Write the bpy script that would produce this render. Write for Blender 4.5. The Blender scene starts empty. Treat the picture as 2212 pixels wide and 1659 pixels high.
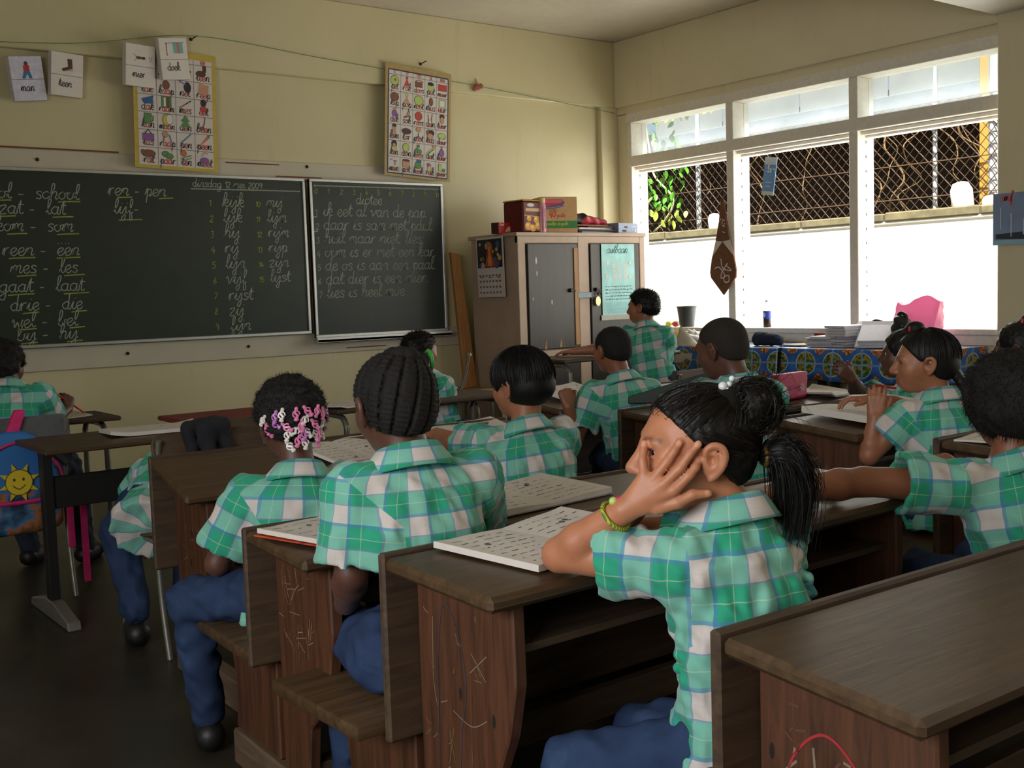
import bpy, bmesh, math, random
import numpy as np
from mathutils import Vector, Matrix
random.seed(7); RNG = np.random.default_rng(7)
SC = bpy.context.scene; COL = SC.collection

# ---------------------------------------------------------------- camera
CAM_H = 1.25
def set_camera(yaw=.650, pitch=-.0813, roll=-.0323, f=2400.0):
    fw = Vector((math.sin(yaw)*math.cos(pitch), math.cos(yaw)*math.cos(pitch), math.sin(pitch)))
    rt = Vector((math.cos(yaw), -math.sin(yaw), 0)); up = rt.cross(fw)
    c, s = math.cos(roll), math.sin(roll)
    r2 = rt*c + up*s; u2 = up*c - rt*s
    cam = bpy.data.cameras.new('camera'); cam.sensor_width = 36; cam.lens = f/2212*36
    cam.clip_start = .02; cam.clip_end = 200
    o = bpy.data.objects.new('camera', cam); COL.objects.link(o)
    m = Matrix((r2, u2, -fw)).transposed().to_4x4(); m.translation = (0, 0, CAM_H)
    o.matrix_world = m; SC.camera = o
set_camera()

# ---------------------------------------------------------------- world, sun, daylight at the window openings, exposure
world = bpy.data.worlds.new('sky'); SC.world = world; world.use_nodes = True
_n = world.node_tree.nodes; _bg = _n['Background']
_sky = _n.new('ShaderNodeTexSky'); _sky.sky_type = 'NISHITA'; _sky.sun_disc = False
_sky.sun_elevation = math.radians(62); _sky.sun_rotation = math.radians(250)
world.node_tree.links.new(_sky.outputs[0], _bg.inputs[0]); _bg.inputs[1].default_value = .12
def sun(direction, strength, angle=.01):
    l = bpy.data.lights.new('sun', 'SUN'); l.energy = strength; l.angle = angle; l.color = (1, .96, .88)
    o = bpy.data.objects.new('sun', l); COL.objects.link(o)
    o.rotation_euler = Vector(direction).to_track_quat('-Z', 'Y').to_euler()
sun((.50, .28, -1), 15)
def daylight(name, loc, rot, sx, sy, power, col):
    l = bpy.data.lights.new(name, 'AREA'); l.shape = 'RECTANGLE'; l.size = sx; l.size_y = sy
    l.energy = power; l.color = col
    o = bpy.data.objects.new(name, l); COL.objects.link(o); o.location = loc; o.rotation_euler = rot
    return o
R90 = math.pi/2
daylight('daylight_right_windows', (7.24, 5.62, 1.72), (0, R90, 0), 1.62, 3.4, 78, (1, .98, .90))
daylight('daylight_right_rear_windows', (7.10, .70, 1.75), (0, R90, 0), 1.6, 4.2, 26, (1, .98, .90))
daylight('daylight_left_windows', (-1.78, .55, 1.85), (0, -R90, 0), 1.1, 2.9, 105, (.97, .98, 1))
SC.view_settings.view_transform = 'Standard'; SC.view_settings.look = 'None'
SC.view_settings.gamma = 1; SC.view_settings.use_curve_mapping = False
SC.view_settings.exposure = 0
SC.cycles.max_bounces = 5; SC.cycles.diffuse_bounces = 4; SC.cycles.glossy_bounces = 2; SC.cycles.transmission_bounces = 4; SC.cycles.transparent_max_bounces = 10
SC.cycles.caustics_reflective = False; SC.cycles.caustics_refractive = False; SC.cycles.adaptive_threshold = .05; SC.cycles.adaptive_min_samples = 16
SC.cycles.sample_clamp_indirect = 6

# ---------------------------------------------------------------- object helpers
def link(o, parent=None):
    COL.objects.link(o)
    if parent is not None: o.parent = parent
    return o
def tag(o, label=None, cat=None, group=None, kind=None):
    if label: o['label'] = label
    if cat: o['category'] = cat
    if group: o['group'] = group
    if kind: o['kind'] = kind
    return o
def empty(name, loc=(0, 0, 0), rz=0.0):
    o = bpy.data.objects.new(name, None); o.empty_display_size = .05
    COL.objects.link(o); o.location = loc; o.rotation_euler = (0, 0, rz); return o
def np_mesh(name, v, f, smooth=True):
    v = np.asarray(v, np.float32); f = np.asarray(f, np.int32)
    me = bpy.data.meshes.new(name); k = f.shape[1]
    me.vertices.add(len(v)); me.vertices.foreach_set('co', v.ravel())
    me.loops.add(f.size); me.loops.foreach_set('vertex_index', f.ravel())
    me.polygons.add(len(f)); me.polygons.foreach_set('loop_start', np.arange(0, f.size, k, dtype=np.int32))
    me.update(calc_edges=True)
    if smooth: me.polygons.foreach_set('use_smooth', np.ones(len(f), bool))
    return me
def mobj(name, me, mat, parent=None, loc=(0, 0, 0)):
    o = bpy.data.objects.new(name, me); link(o, parent); o.location = loc
    if mat is not None:
        for m in (mat if isinstance(mat, (list, tuple)) else [mat]): me.materials.append(m)
    return o
class MB:
    "collects simple solids into one mesh"
    def __init__(s): s.bm = bmesh.new(); s.mi = 0
    def _fin(s, verts):
        if s.mi:
            fs = set()
            for v in verts: fs.update(v.link_faces)
            for f in fs: f.material_index = s.mi
        return s
    def box(s, x0, x1, y0, y1, z0, z1, bev=0.0, M=None, seg=1):
        r = bmesh.ops.create_cube(s.bm, size=1)
        vs = r['verts']
        for v in vs: v.co = Vector(((x0+x1)/2+v.co.x*(x1-x0), (y0+y1)/2+v.co.y*(y1-y0), (z0+z1)/2+v.co.z*(z1-z0)))
        if bev > 0:
            es = {e for v in vs for e in v.link_edges}
            b = bmesh.ops.bevel(s.bm, geom=list(es), offset=bev, segments=seg, affect='EDGES', profile=.5)
            vs = list({v for f in b['faces'] for v in f.verts} | {v for v in vs if v.is_valid})
        if M is not None: bmesh.ops.transform(s.bm, matrix=M, verts=vs)
        return s._fin(vs)
    def prism(s, pts, d0, d1, axis='x', bev=0.0, M=None):
        "polygon pts in the plane across axis, extruded from d0 to d1"
        def mk(a, b, d): return {'x': (d, a, b), 'y': (a, d, b), 'z': (a, b, d)}[axis]
        v0 = [s.bm.verts.new(mk(a, b, d0)) for a, b in pts]; v1 = [s.bm.verts.new(mk(a, b, d1)) for a, b in pts]
        fs = [s.bm.faces.new(v0), s.bm.faces.new(v1[::-1])]; n = len(pts)
        for i in range(n): fs.append(s.bm.faces.new((v0[(i+1) % n], v0[i], v1[i], v1[(i+1) % n])))
        bmesh.ops.recalc_face_normals(s.bm, faces=fs)
        vs = v0+v1
        if bev > 0:
            es = {e for v in vs for e in v.link_edges}
            b = bmesh.ops.bevel(s.bm, geom=list(es), offset=bev, segments=1, affect='EDGES', profile=.5)
            vs = list({v for f in b['faces'] for v in f.verts} | {v for v in vs if v.is_valid})
        if M is not None: bmesh.ops.transform(s.bm, matrix=M, verts=vs)
        return s._fin(vs)
    def lathe(s, prof, n=20, c=(0, 0, 0), M=None, cap=True):
        rings = []
        for r, z in prof:
            rings.append([s.bm.verts.new((c[0]+r*math.cos(2*math.pi*i/n), c[1]+r*math.sin(2*math.pi*i/n), c[2]+z)) for i in range(n)])
        for a, b in zip(rings, rings[1:]):
            for i in range(n): s.bm.faces.new((a[i], a[(i+1) % n], b[(i+1) % n], b[i]))
        if cap: s.bm.faces.new(rings[0][::-1]); s.bm.faces.new(rings[-1])
        vs = [v for r in rings for v in r]
        if M is not None: bmesh.ops.transform(s.bm, matrix=M, verts=vs)
        return s._fin(vs)
    def tube(s, pts, r, n=8, closed=False):
        pts = [Vector(p) for p in pts]; rings = []; m = len(pts); pn = None
        rr = r if isinstance(r, (list, tuple, np.ndarray)) else [r]*m
        for i, p in enumerate(pts):
            if closed: t = pts[(i+1) % m]-pts[i-1]
            else: t = pts[min(i+1, m-1)]-pts[max(i-1, 0)]
            t.normalize()
            if pn is None:
                a = Vector((0, 0, 1)) if abs(t.z) < .9 else Vector((1, 0, 0))
                pn = t.cross(a).normalized()
            pn = (pn-t*pn.dot(t)).normalized(); b = t.cross(pn)
            rings.append([s.bm.verts.new(p+(pn*math.cos(2*math.pi*k/n)+b*math.sin(2*math.pi*k/n))*rr[i]) for k in range(n)])
        for i in range(m if closed else m-1):
            a, b = rings[i], rings[(i+1) % m]
            for k in range(n): s.bm.faces.new((a[k], a[(k+1) % n], b[(k+1) % n], b[k]))
        if not closed: s.bm.faces.new(rings[0][::-1]); s.bm.faces.new(rings[-1])
        return s._fin([v for r_ in rings for v in r_])
    def ball(s, c, r, sx=1, sy=1, sz=1, sub=2):
        q = bmesh.ops.create_icosphere(s.bm, subdivisions=sub, radius=1)
        for v in q['verts']: v.co = Vector((c[0]+v.co.x*r*sx, c[1]+v.co.y*r*sy, c[2]+v.co.z*r*sz))
        return s._fin(q['verts'])
    def build(s, name, mat, parent=None, loc=(0, 0, 0), smooth=None):
        me = bpy.data.meshes.new(name); s.bm.normal_update(); s.bm.to_mesh(me); s.bm.free()
        if smooth is not None:
            me.polygons.foreach_set('use_smooth', np.ones(len(me.polygons), bool))
            try: me.set_sharp_from_angle(angle=smooth)
            except Exception: pass
        return mobj(name, me, mat, parent, loc)
def smooth_pts(pts, k=6, closed=False):
    "Catmull-Rom through 2D or 3D points"
    P = [np.array(p, float) for p in pts]; n = len(P); out = []
    rng = range(n if closed else n-1)
    for i in rng:
        p0 = P[i-1] if (i > 0 or closed) else P[0]; p1 = P[i]; p2 = P[(i+1) % n]
        p3 = P[(i+2) % n] if (i+2 < n or closed) else P[-1]
        for j in range(k):
            t = j/k
            out.append(.5*((2*p1)+(-p0+p2)*t+(2*p0-5*p1+4*p2-p3)*t*t+(-p0+3*p1-3*p2+p3)*t**3))
    if not closed: out.append(P[-1])
    return out

# ---------------------------------------------------------------- materials
def lin(r, g, b):
    f = lambda c: (c/255/12.92) if c/255 <= .04045 else ((c/255+.055)/1.055)**2.4
    return (f(r), f(g), f(b), 1)
class NT:
    def __init__(s, name):
        s.m = bpy.data.materials.new(name); s.m.use_nodes = True; s.t = s.m.node_tree
        s.b = s.t.nodes['Principled BSDF']; s.o = s.t.nodes['Material Output']
    def new(s, t, **kw):
        n = s.t.nodes.new(t)
        for k, v in kw.items(): setattr(n, k, v)
        return n
    def l(s, a, b): s.t.links.new(a, b)
    def val(s, sock, v):
        if hasattr(v, 'default_value') or hasattr(v, 'is_linked'): s.l(v, sock)
        else: sock.default_value = v
    def math(s, op, a, b=None, c=None, clamp=False):
        n = s.new('ShaderNodeMath', operation=op, use_clamp=clamp)
        for i, q in enumerate((a, b, c)):
            if q is not None: s.val(n.inputs[i], q)
        return n.outputs[0]
    def mix(s, f, a, b, mode='MIX'):
        n = s.new('ShaderNodeMix', data_type='RGBA', blend_type=mode)
        s.val(n.inputs[0], f); s.val(n.inputs[6], a); s.val(n.inputs[7], b); return n.outputs[2]
    def coord(s, out='Object', scale=(1, 1, 1), rot=(0, 0, 0)):
        c = s.new('ShaderNodeTexCoord'); m = s.new('ShaderNodeMapping')
        m.inputs['Scale'].default_value = scale; m.inputs['Rotation'].default_value = rot
        s.l(c.outputs[out], m.inputs[0]); return m.outputs[0]
    def noise(s, vec, scale, detail=4, rough=.55, dist=0):
        n = s.new('ShaderNodeTexNoise'); n.inputs['Scale'].default_value = scale
        n.inputs['Detail'].default_value = detail; n.inputs['Roughness'].default_value = rough; n.inputs['Distortion'].default_value = dist
        if vec is not None: s.l(vec, n.inputs['Vector'])
        return n.outputs[0]
    def ramp(s, f, stops):
        n = s.new('ShaderNodeValToRGB'); e = n.color_ramp.elements
        while len(e) < len(stops): e.new(.5)
        for i, (p, c) in enumerate(stops): e[i].position = p; e[i].color = c if len(c) == 4 else (*c, 1)
        s.l(f, n.inputs[0]); return n.outputs[0]
    def bump(s, h, strength=.2, dist=.01):
        n = s.new('ShaderNodeBump'); n.inputs['Strength'].default_value = strength; n.inputs['Distance'].default_value = dist
        s.l(h, n.inputs['Height']); s.l(n.outputs[0], s.b.inputs['Normal'])
    def base(s, c, rough=.6, metal=0, spec=None):
        s.val(s.b.inputs['Base Color'], c); s.val(s.b.inputs['Roughness'], rough); s.b.inputs['Metallic'].default_value = metal
        if spec is not None: s.b.inputs['Specular IOR Level'].default_value = spec
        return s.m
_MC = {}
def flat(name, rgb, rough=.6, metal=0, var=.12, scale=30, spec=None):
    "plain paint or plastic with slight uneven colour"
    if name in _MC: return _MC[name]
    t = NT(name); c = lin(*rgb); n = t.noise(t.coord(), scale, 3)
    dark = tuple(x*(1-var) for x in c[:3])+(1,); lite = tuple(min(1, x*(1+var)) for x in c[:3])+(1,)
    _MC[name] = t.base(t.ramp(n, [(.3, dark), (.7, lite)]), rough, metal, spec); return _MC[name]
def wood(name, c0, c1, rough=.55, axis=0, scale=6, bump=.25):
    t = NT(name); sc = [scale*3]*3; sc[axis] = scale*.25
    v = t.coord(scale=sc); n = t.noise(v, 2.2, 8, .65, .6); n2 = t.noise(t.coord(), 3.5, 4)
    col = t.ramp(n, [(.32, lin(*c0)), (.68, lin(*c1))])
    col = t.mix(t.math('MULTIPLY', n2, .55), col, lin(*[x*.55 for x in c0]))
    t.bump(n, bump, .004); return t.base(col, rough)
# ---------------------------------------------------------------- implicit bodies: rounded solids blended on a grid
def vec(*a): return np.array(a, float)
def nrm(v): v = np.asarray(v, float); return v/np.linalg.norm(v)
class SDF:
    def __init__(s, lo, hi, h):
        s.h = h; s.lo = np.asarray(lo, float)-4*h; hi = np.asarray(hi, float)+4*h
        s.n = np.ceil((hi-s.lo)/h).astype(int)+1
        s.a = np.full(s.n, 1.0, np.float32)
        s.ax = [(s.lo[i]+h*np.arange(s.n[i])).astype(np.float32) for i in range(3)]
    def win(s, lo, hi):
        i0 = np.maximum(np.floor((np.asarray(lo)-s.lo)/s.h).astype(int), 0); i1 = np.minimum(np.ceil((np.asarray(hi)-s.lo)/s.h).astype(int)+1, s.n)
        if (i1 <= i0).any(): return None
        return tuple(slice(a, b) for a, b in zip(i0, i1))
    def xyz(s, w): return s.ax[0][w[0]][:, None, None], s.ax[1][w[1]][None, :, None], s.ax[2][w[2]][None, None, :]
    def put(s, w, d, k, sub=False):
        a = s.a[w]
        if sub:
            d = -d; q = np.maximum(k-np.abs(a-d), 0)/k if k > 0 else 0
            s.a[w] = np.maximum(a, d)+(q*q*k*.25 if k > 0 else 0)
        else:
            q = np.maximum(k-np.abs(a-d), 0)/k if k > 0 else 0
            s.a[w] = np.minimum(a, d)-(q*q*k*.25 if k > 0 else 0)
    def cone(s, p, q, rp, rq, k=.012, sub=False):
        p = np.asarray(p, float); q = np.asarray(q, float); r = max(rp, rq)+k+2*s.h
        w = s.win(np.minimum(p, q)-r, np.maximum(p, q)+r)
        if w is None: return s
        X, Y, Z = s.xyz(w); b = q-p; L = max(b@b, 1e-9)
        t = np.clip(((X-p[0])*b[0]+(Y-p[1])*b[1]+(Z-p[2])*b[2])/L, 0, 1)
        d = np.sqrt((X-p[0]-t*b[0])**2+(Y-p[1]-t*b[1])**2+(Z-p[2]-t*b[2])**2)-(rp+(rq-rp)*t)
        s.put(w, d, k, sub); return s
    def chain(s, pts, rad, k=.012):
        for i in range(len(pts)-1): s.cone(pts[i], pts[i+1], rad[i], rad[i+1], k)
        return s
    def ell(s, c, r, R=None, k=.012, sub=False):
        "R rows: local axes in world"
        c = np.asarray(c, float); r = np.asarray(r, float); m = r.max()+k+2*s.h
        w = s.win(c-m, c+m)
        if w is None: return s
        X, Y, Z = s.xyz(w); R = np.eye(3) if R is None else R
        X = X-c[0]; Y = Y-c[1]; Z = Z-c[2]; k0 = 0; k1 = 0
        for i in range(3):
            u = R[i][0]*X+R[i][1]*Y+R[i][2]*Z; k0 = k0+(u/r[i])**2; k1 = k1+(u/r[i]**2)**2
        k0 = np.sqrt(k0); d = k0*(k0-1)/np.maximum(np.sqrt(k1), 1e-6)
        s.put(w, d, k, sub); return s
    def half(s, c, n, k=.004, lo=None, hi=None):
        "cut away everything on the +n side"
        w = s.win(s.lo if lo is None else lo, s.lo+s.n*s.h if hi is None else hi); X, Y, Z = s.xyz(w); n = nrm(n)
        s.put(w, -((X-c[0])*n[0]+(Y-c[1])*n[1]+(Z-c[2])*n[2]), k, True); return s
    def fn(s, f, lo, hi, k=.01, sub=False):
        w = s.win(lo, hi); X, Y, Z = s.xyz(w); s.put(w, f(X, Y, Z).astype(np.float32), k, sub); return s
    def waves(s, amp, lam, n=5, seed=0, aniso=(1, 1, 1), mask=None):
        rg = np.random.default_rng(seed); X, Y, Z = s.xyz(tuple(slice(0, m) for m in s.n)); t = 0
        for i in range(n):
            d = nrm(rg.normal(size=3)*np.array(aniso))*2*math.pi/(lam*rg.uniform(.7, 1.5))
            t = t+np.sin(d[0]*X+d[1]*Y+d[2]*Z+rg.uniform(0, 6.28)+.8*np.sin(.6*(d[1]*X-d[0]*Y)+i))
        t = t*amp/math.sqrt(n)
        if mask is not None: t = t*mask(X, Y, Z)
        s.a += t.astype(np.float32); return s
    def verts(s):
        a = s.a; neg = a < 0; c = np.zeros(np.array(a.shape)-1, np.int8)
        offs = [(i, j, k) for i in (0, 1) for j in (0, 1) for k in (0, 1)]
        def sh(A, o): return A[o[0]:A.shape[0]-1+o[0], o[1]:A.shape[1]-1+o[1], o[2]:A.shape[2]-1+o[2]]
        for o in offs: c += sh(neg, o)
        act = (c > 0) & (c < 8); idx = np.argwhere(act)
        acc = np.zeros((len(idx), 3)); cnt = np.zeros(len(idx))
        cv = {o: a[idx[:, 0]+o[0], idx[:, 1]+o[1], idx[:, 2]+o[2]] for o in offs}
        for o1 in offs:
            for ax in range(3):
                if o1[ax]: continue
                o2 = list(o1); o2[ax] = 1; o2 = tuple(o2)
                v1, v2 = cv[o1], cv[o2]; m = (v1 < 0) != (v2 < 0)
                t = np.where(m, v1/np.where(m, v1-v2, 1), 0)
                p = np.array(o1)[None, :]+t[:, None]*(np.array(o2)-np.array(o1))[None, :]
                acc += p*m[:, None]; cnt += m
        V = s.lo+s.h*(idx+acc/cnt[:, None])
        vid = np.full(act.shape, -1, np.int32); vid[act] = np.arange(len(idx)); F = []
        for ax in range(3):
            b, cx = [(1, 2), (2, 0), (0, 1)][ax]
            sl0 = [slice(1, -1)]*3; sl1 = [slice(1, -1)]*3; sl0[ax] = slice(0, -1); sl1[ax] = slice(1, None)
            n0 = neg[tuple(sl0)]; n1 = neg[tuple(sl1)]
            e = np.argwhere(n0 != n1)
            if not len(e): continue
            fl = n0[e[:, 0], e[:, 1], e[:, 2]]
            base = e.copy()
            for q in range(3):
                if q != ax: base[:, q] += 1
            def cell(db, dc):
                t = base.copy(); t[:, b] -= db; t[:, cx] -= dc; return vid[t[:, 0], t[:, 1], t[:, 2]]
            q = np.stack([cell(1, 1), cell(0, 1), cell(0, 0), cell(1, 0)], 1)
            q[~fl] = q[~fl][:, ::-1]; F.append(q)
        F = np.concatenate(F); F = F[(F >= 0).all(1)]
        return V, F
def largest(V, F):
    "keep the biggest connected piece"
    lab = np.arange(len(V)); E = np.concatenate([F[:, [0, 1]], F[:, [1, 2]], F[:, [2, 3]], F[:, [3, 0]]])
    while True:
        m = np.minimum(lab[E[:, 0]], lab[E[:, 1]]); n = lab.copy(); np.minimum.at(n, E[:, 0], m); np.minimum.at(n, E[:, 1], m); n = n[n]; n = n[n]
        if (n == lab).all(): break
        lab = n
    k = np.bincount(lab).argmax(); keep = lab == k; ix = np.cumsum(keep)-1
    return V[keep], ix[F[keep[F[:, 0]]]]
def sdf_obj(s, name, mat, parent, org, relax=0, one=False):
    V, F = s.verts()
    if one: V, F = largest(V, F)
    for _ in range(relax):
        acc = np.zeros_like(V); n = np.zeros(len(V))
        for i in range(4):
            np.add.at(acc, F[:, i], V[F[:, (i+1) % 4]]+V[F[:, i-1]]); np.add.at(n, F[:, i], 2)
        V = .5*V+.5*acc/np.maximum(n, 1)[:, None]
    me = np_mesh(name, V-np.asarray(org), F)
    return mobj(name, me, mat, parent), V, F
def set_uv(me, F, uv):
    "uv: per corner array (nf,4,2)"
    l = me.uv_layers.new(name='cloth'); l.data.foreach_set('uv', uv.astype(np.float32).ravel())
def set_attr(me, name, arr):
    a = me.attributes.new(name, 'FLOAT_COLOR', 'POINT')
    c = np.ones((len(arr), 4), np.float32); c[:, :3] = arr; a.data.foreach_set('color', c.ravel())
def ribbons(name, paths, width, mat, parent, org=(0, 0, 0), taper=True, cross=True):
    "thin hair strands or cords: each path is an (n,3) array; two crossed strips per strand"
    V = []; F = []; b = 0; org = np.asarray(org)
    for p in paths:
        p = np.asarray(p)-org; n = len(p)
        t = np.gradient(p, axis=0); t /= np.maximum(np.linalg.norm(t, axis=1, keepdims=True), 1e-9)
        a = np.cross(t, RNG.normal(size=3)); a /= np.maximum(np.linalg.norm(a, axis=1, keepdims=True), 1e-9)
        w = width*(np.linspace(1, .15, n) if taper else np.ones(n))[:, None]*.5
        for s_ in ((a, np.cross(t, a)) if cross else (a,)):
            V.append(p-s_*w); V.append(p+s_*w)
            i = np.arange(n-1); F.append(np.stack([b+i, b+i+1, b+n+i+1, b+n+i], 1)); b += 2*n
    me = np_mesh(name, np.concatenate(V), np.concatenate(F))
    return mobj(name, me, mat, parent)
# ---------------------------------------------------------------- flat print and handwriting
GLYPH = {k: (w, [[tuple(float(c)/10 for c in p.split(',')) for p in st.split()] for st in d.split(';')]) for k, w, d in [
 ('a',1.0,'8,8 5,10 1,7 1,3 4,0 7,3 8,9;8,10 7,2 9,0 11,2'),('b',.9,'0,2 4,14 4,20 2,20 1,12 1,2 4,0 7,3 7,8 4,9 9,8'),
 ('c',.8,'7,8 5,10 1,7 1,3 4,0 8,3'),('d',1.0,'8,8 5,10 1,7 1,3 4,0 7,3 8,9;8,20 7,2 9,0 11,2'),
 ('e',.8,'0,3 5,5 7,8 5,10 2,8 1,4 3,0 6,0 8,3'),('f',.7,'1,2 5,12 6,19 4,20 3,14 3,-6 4,-10 6,-8 5,-1 3,0 7,2'),
 ('g',1.0,'8,8 5,10 1,7 1,3 4,0 7,3 8,9;8,10 7,-7 4,-10 1,-7 4,-3 11,2'),('h',1.0,'0,2 5,14 5,20 3,20 2,12 1,0 3,7 6,10 8,8 7,2 8,0 10,2'),
 ('i',.55,'0,2 3,10 2,2 4,0 6,2;4,14 4,15'),('j',.6,'0,2 4,10 3,-7 1,-10 -1,-7 1,-3 6,2;5,14 5,15'),
 ('k',.9,'0,2 5,14 5,20 3,20 2,12 1,0;1,4 4,9 7,10 7,6 3,5 6,0 9,2'),('l',.55,'0,2 4,12 5,19 3,20 2,14 2,3 4,0 6,2'),
 ('m',1.3,'0,2 2,10 2,0 3,8 6,10 6,0 7,8 10,10 11,8 10,2 11,0 13,2'),('n',1.0,'0,2 2,10 2,0 3,8 6,10 8,8 7,2 8,0 10,2'),
 ('o',.9,'5,10 1,7 1,3 4,0 7,3 7,7 4,10 6,8 10,9'),('p',.9,'0,2 3,11 2,-10;2,4 4,9 7,9 8,5 5,0 8,1 10,2'),
 ('r',.78,'0,2 2,10 2,0;2,5 4,9 7,10'),('s',.75,'7,8 5,10 2,9 2,7 6,4 6,1 4,0 1,1'),('t',.65,'0,2 4,18 3,3 5,0 7,2;1,12 7,12'),
 ('u',.95,'0,2 2,10 2,2 4,0 7,4 7,10 7,2 8,0 10,2'),('v',.9,'0,7 2,10 4,0 8,9 10,9'),('w',1.2,'0,7 2,10 3,0 6,7 8,0 11,9 12,9'),
 ('y',.95,'0,2 2,10 2,3 4,1 7,4 7,10 6,-7 4,-10 2,-7 4,-3 10,2'),('z',.85,'0,8 2,10 7,10 1,0 8,0'),
 ('0',.8,'4,14 1,10 1,4 4,0 7,4 7,10 4,14'),('1',.5,'1,10 4,14 4,0'),('2',.85,'1,11 4,14 7,11 5,6 1,0 8,0'),('3',.8,'1,13 6,13 4,8 7,5 5,0 1,1'),
 ('4',.85,'5,14 1,5 8,5;6,9 6,-2'),('5',.8,'7,14 2,14 2,8 6,8 7,4 4,0 1,1'),('6',.8,'6,14 2,8 1,3 4,0 7,3 5,7 2,5'),('7',.8,'1,14 7,14 3,0'),
 ('8',.8,'5,14 2,11 6,4 4,0 1,3 6,10 5,14'),('9',.8,'7,10 4,14 1,10 4,7 7,11 6,0'),('-',.8,'1,5 6,5'),('.',.4,'1,0 2,1'),(',',.4,'2,1 1,-2'),
 (' ',.6,''.join(['0,0 0,0'])),('"',0,'-7,15 -7,16;-3,15 -3,16')]}
def text_w(s, size): return sum(GLYPH[c][0] for c in s)*size
def strokes(s, x, z, size, slant=.12, k=4, ax=1.0):
    out = []
    for c in s:
        w, sts = GLYPH[c]
        if c != ' ':
            for st in sts:
                q = [(x+(a*ax+slant*b)*size, z+b*size) for a, b in st]
                out.append(smooth_pts(q, k) if len(q) > 2 else [np.array(p) for p in q])
        x += w*size*ax
    return out
class Print:
    "flat ink shapes in a local plane (u right, v up), stacked in thin layers"
    def __init__(s): s.v = []; s.f = []; s.c = []; s.lay = 0
    def _add(s, pts, faces, col, lift=None):
        s.lay += 1; b = len(s.v); h = .0004+.000012*s.lay if lift is None else lift
        s.v += [(p[0], p[1], h) for p in pts]; s.f += [[b+i for i in f] for f in faces]; s.c += [lin(*col)]*len(faces); return s
    def poly(s, pts, col): return s._add(pts, [list(range(len(pts)))], col)
    def rect(s, x0, y0, x1, y1, col): return s.poly([(x0, y0), (x1, y0), (x1, y1), (x0, y1)], col)
    def ell(s, cx, cy, rx, ry, col, n=14, a=0):
        ca, sa = math.cos(a), math.sin(a); P = []
        for i in range(n):
            u, w = rx*math.cos(2*math.pi*i/n), ry*math.sin(2*math.pi*i/n); P.append((cx+u*ca-w*sa, cy+u*sa+w*ca))
        return s.poly(P, col)
    def line(s, pts, w, col, closed=False):
        P = np.array([p[:2] for p in pts], float)
        if closed: P = np.vstack([P, P[:1]])
        n = len(P)
        if n < 2: return s
        t = np.gradient(P, axis=0); t /= np.maximum(np.linalg.norm(t, axis=1, keepdims=True), 1e-9)
        m = np.stack([-t[:, 1], t[:, 0]], 1)*w/2
        return s._add(list(map(tuple, P+m))+list(map(tuple, P-m)), [[i, i+n, i+n+1, i+1] for i in range(n-1)], col)
    def text(s, txt, x, y, size, w, col, slant=.12, red=None, k=3):
        for c in txt:
            for st in strokes(c, x, y, size, slant, k):
                if c != ' ': s.line(st, w, red if (red and c in 'aeiou') else col)
            x += GLYPH[c][0]*size
        return s
    def build(s, name, M, parent=None, mat=None, org=None):
        "M: 4x4 from (u,v,out) to parent space"
        me = bpy.data.meshes.new(name); me.from_pydata([tuple(M @ Vector(p)) for p in s.v], [], s.f)
        a = me.color_attributes.new('ink', 'FLOAT_COLOR', 'CORNER'); i = 0
        buf = []
        for f, c in zip(s.f, s.c): buf += list(c)*len(f)
        a.data.foreach_set('color', buf)
        return mobj(name, me, mat or INK, parent)
def frame3(o, u, v):
    u = Vector(u).normalized(); v = Vector(v).normalized(); w = u.cross(v)
    m = Matrix((u, v, w)).transposed().to_4x4(); m.translation = o; return m
def _ink():
    t = NT('print_ink'); a = t.new('ShaderNodeAttribute', attribute_name='ink'); return t.base(a.outputs['Color'], .6)
INK = _ink()
def _chalk():
    t = NT('chalk_ink'); a = t.new('ShaderNodeAttribute', attribute_name='ink'); n = t.noise(t.coord(), 260, 2)
    return t.base(t.mix(t.ramp(n, [(.46, (0, 0, 0)), (.66, (.5, .5, .5))]), a.outputs['Color'], lin(38, 52, 42)), .95)
CHALK = _chalk()

# ---------------------------------------------------------------- setting materials
def _wall(name, base, dark):
    t = NT(name); c = t.coord(); n = t.noise(c, .9, 6, .6); n2 = t.noise(c, 14, 4); n3 = t.noise(t.coord(scale=(4, 4, .5)), 2.2, 5, .7)
    col = t.ramp(n, [(.3, lin(*dark)), (.62, lin(*base))])
    col = t.mix(t.ramp(n3, [(.58, (0, 0, 0)), (.8, (.22, .22, .22))]), col, lin(*[x*.72 for x in dark]))
    t.bump(n2, .12, .004)
    return t.base(col, t.ramp(n2, [(.3, (.28,)*3), (.7, (.45,)*3)]))
M_WALL = _wall('cream_wall_paint', (210, 200, 160), (200, 190, 150))
M_WALL2 = _wall('beige_wall_paint', (222, 212, 180), (212, 202, 170))
M_CEIL = _wall('ceiling_paint', (206, 196, 178), (190, 182, 166))
def _floor():
    t = NT('dark_concrete_floor'); c = t.coord(); n = t.noise(c, 1.6, 8, .62); n2 = t.noise(c, 22, 4)
    col = t.ramp(n, [(.28, lin(38, 34, 27)), (.5, lin(52, 47, 37)), (.72, lin(66, 60, 48))])
    t.bump(n2, .08, .003); return t.base(col, t.ramp(n, [(.3, (.3,)*3), (.7, (.5,)*3)]))
M_FLOOR = _floor()
M_FRAME = flat('window_frame_paint', (224, 218, 206), .5, var=.06)
M_RAIL = flat('pale_wall_rail_paint', (196, 188, 168), .5, var=.05, scale=6)
M_ALU = flat('aluminium', (190, 192, 190), .35, .8, .05)
M_WHITEOUT = flat('whitewash', (240, 240, 232), .9, var=.03, scale=3)
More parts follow.
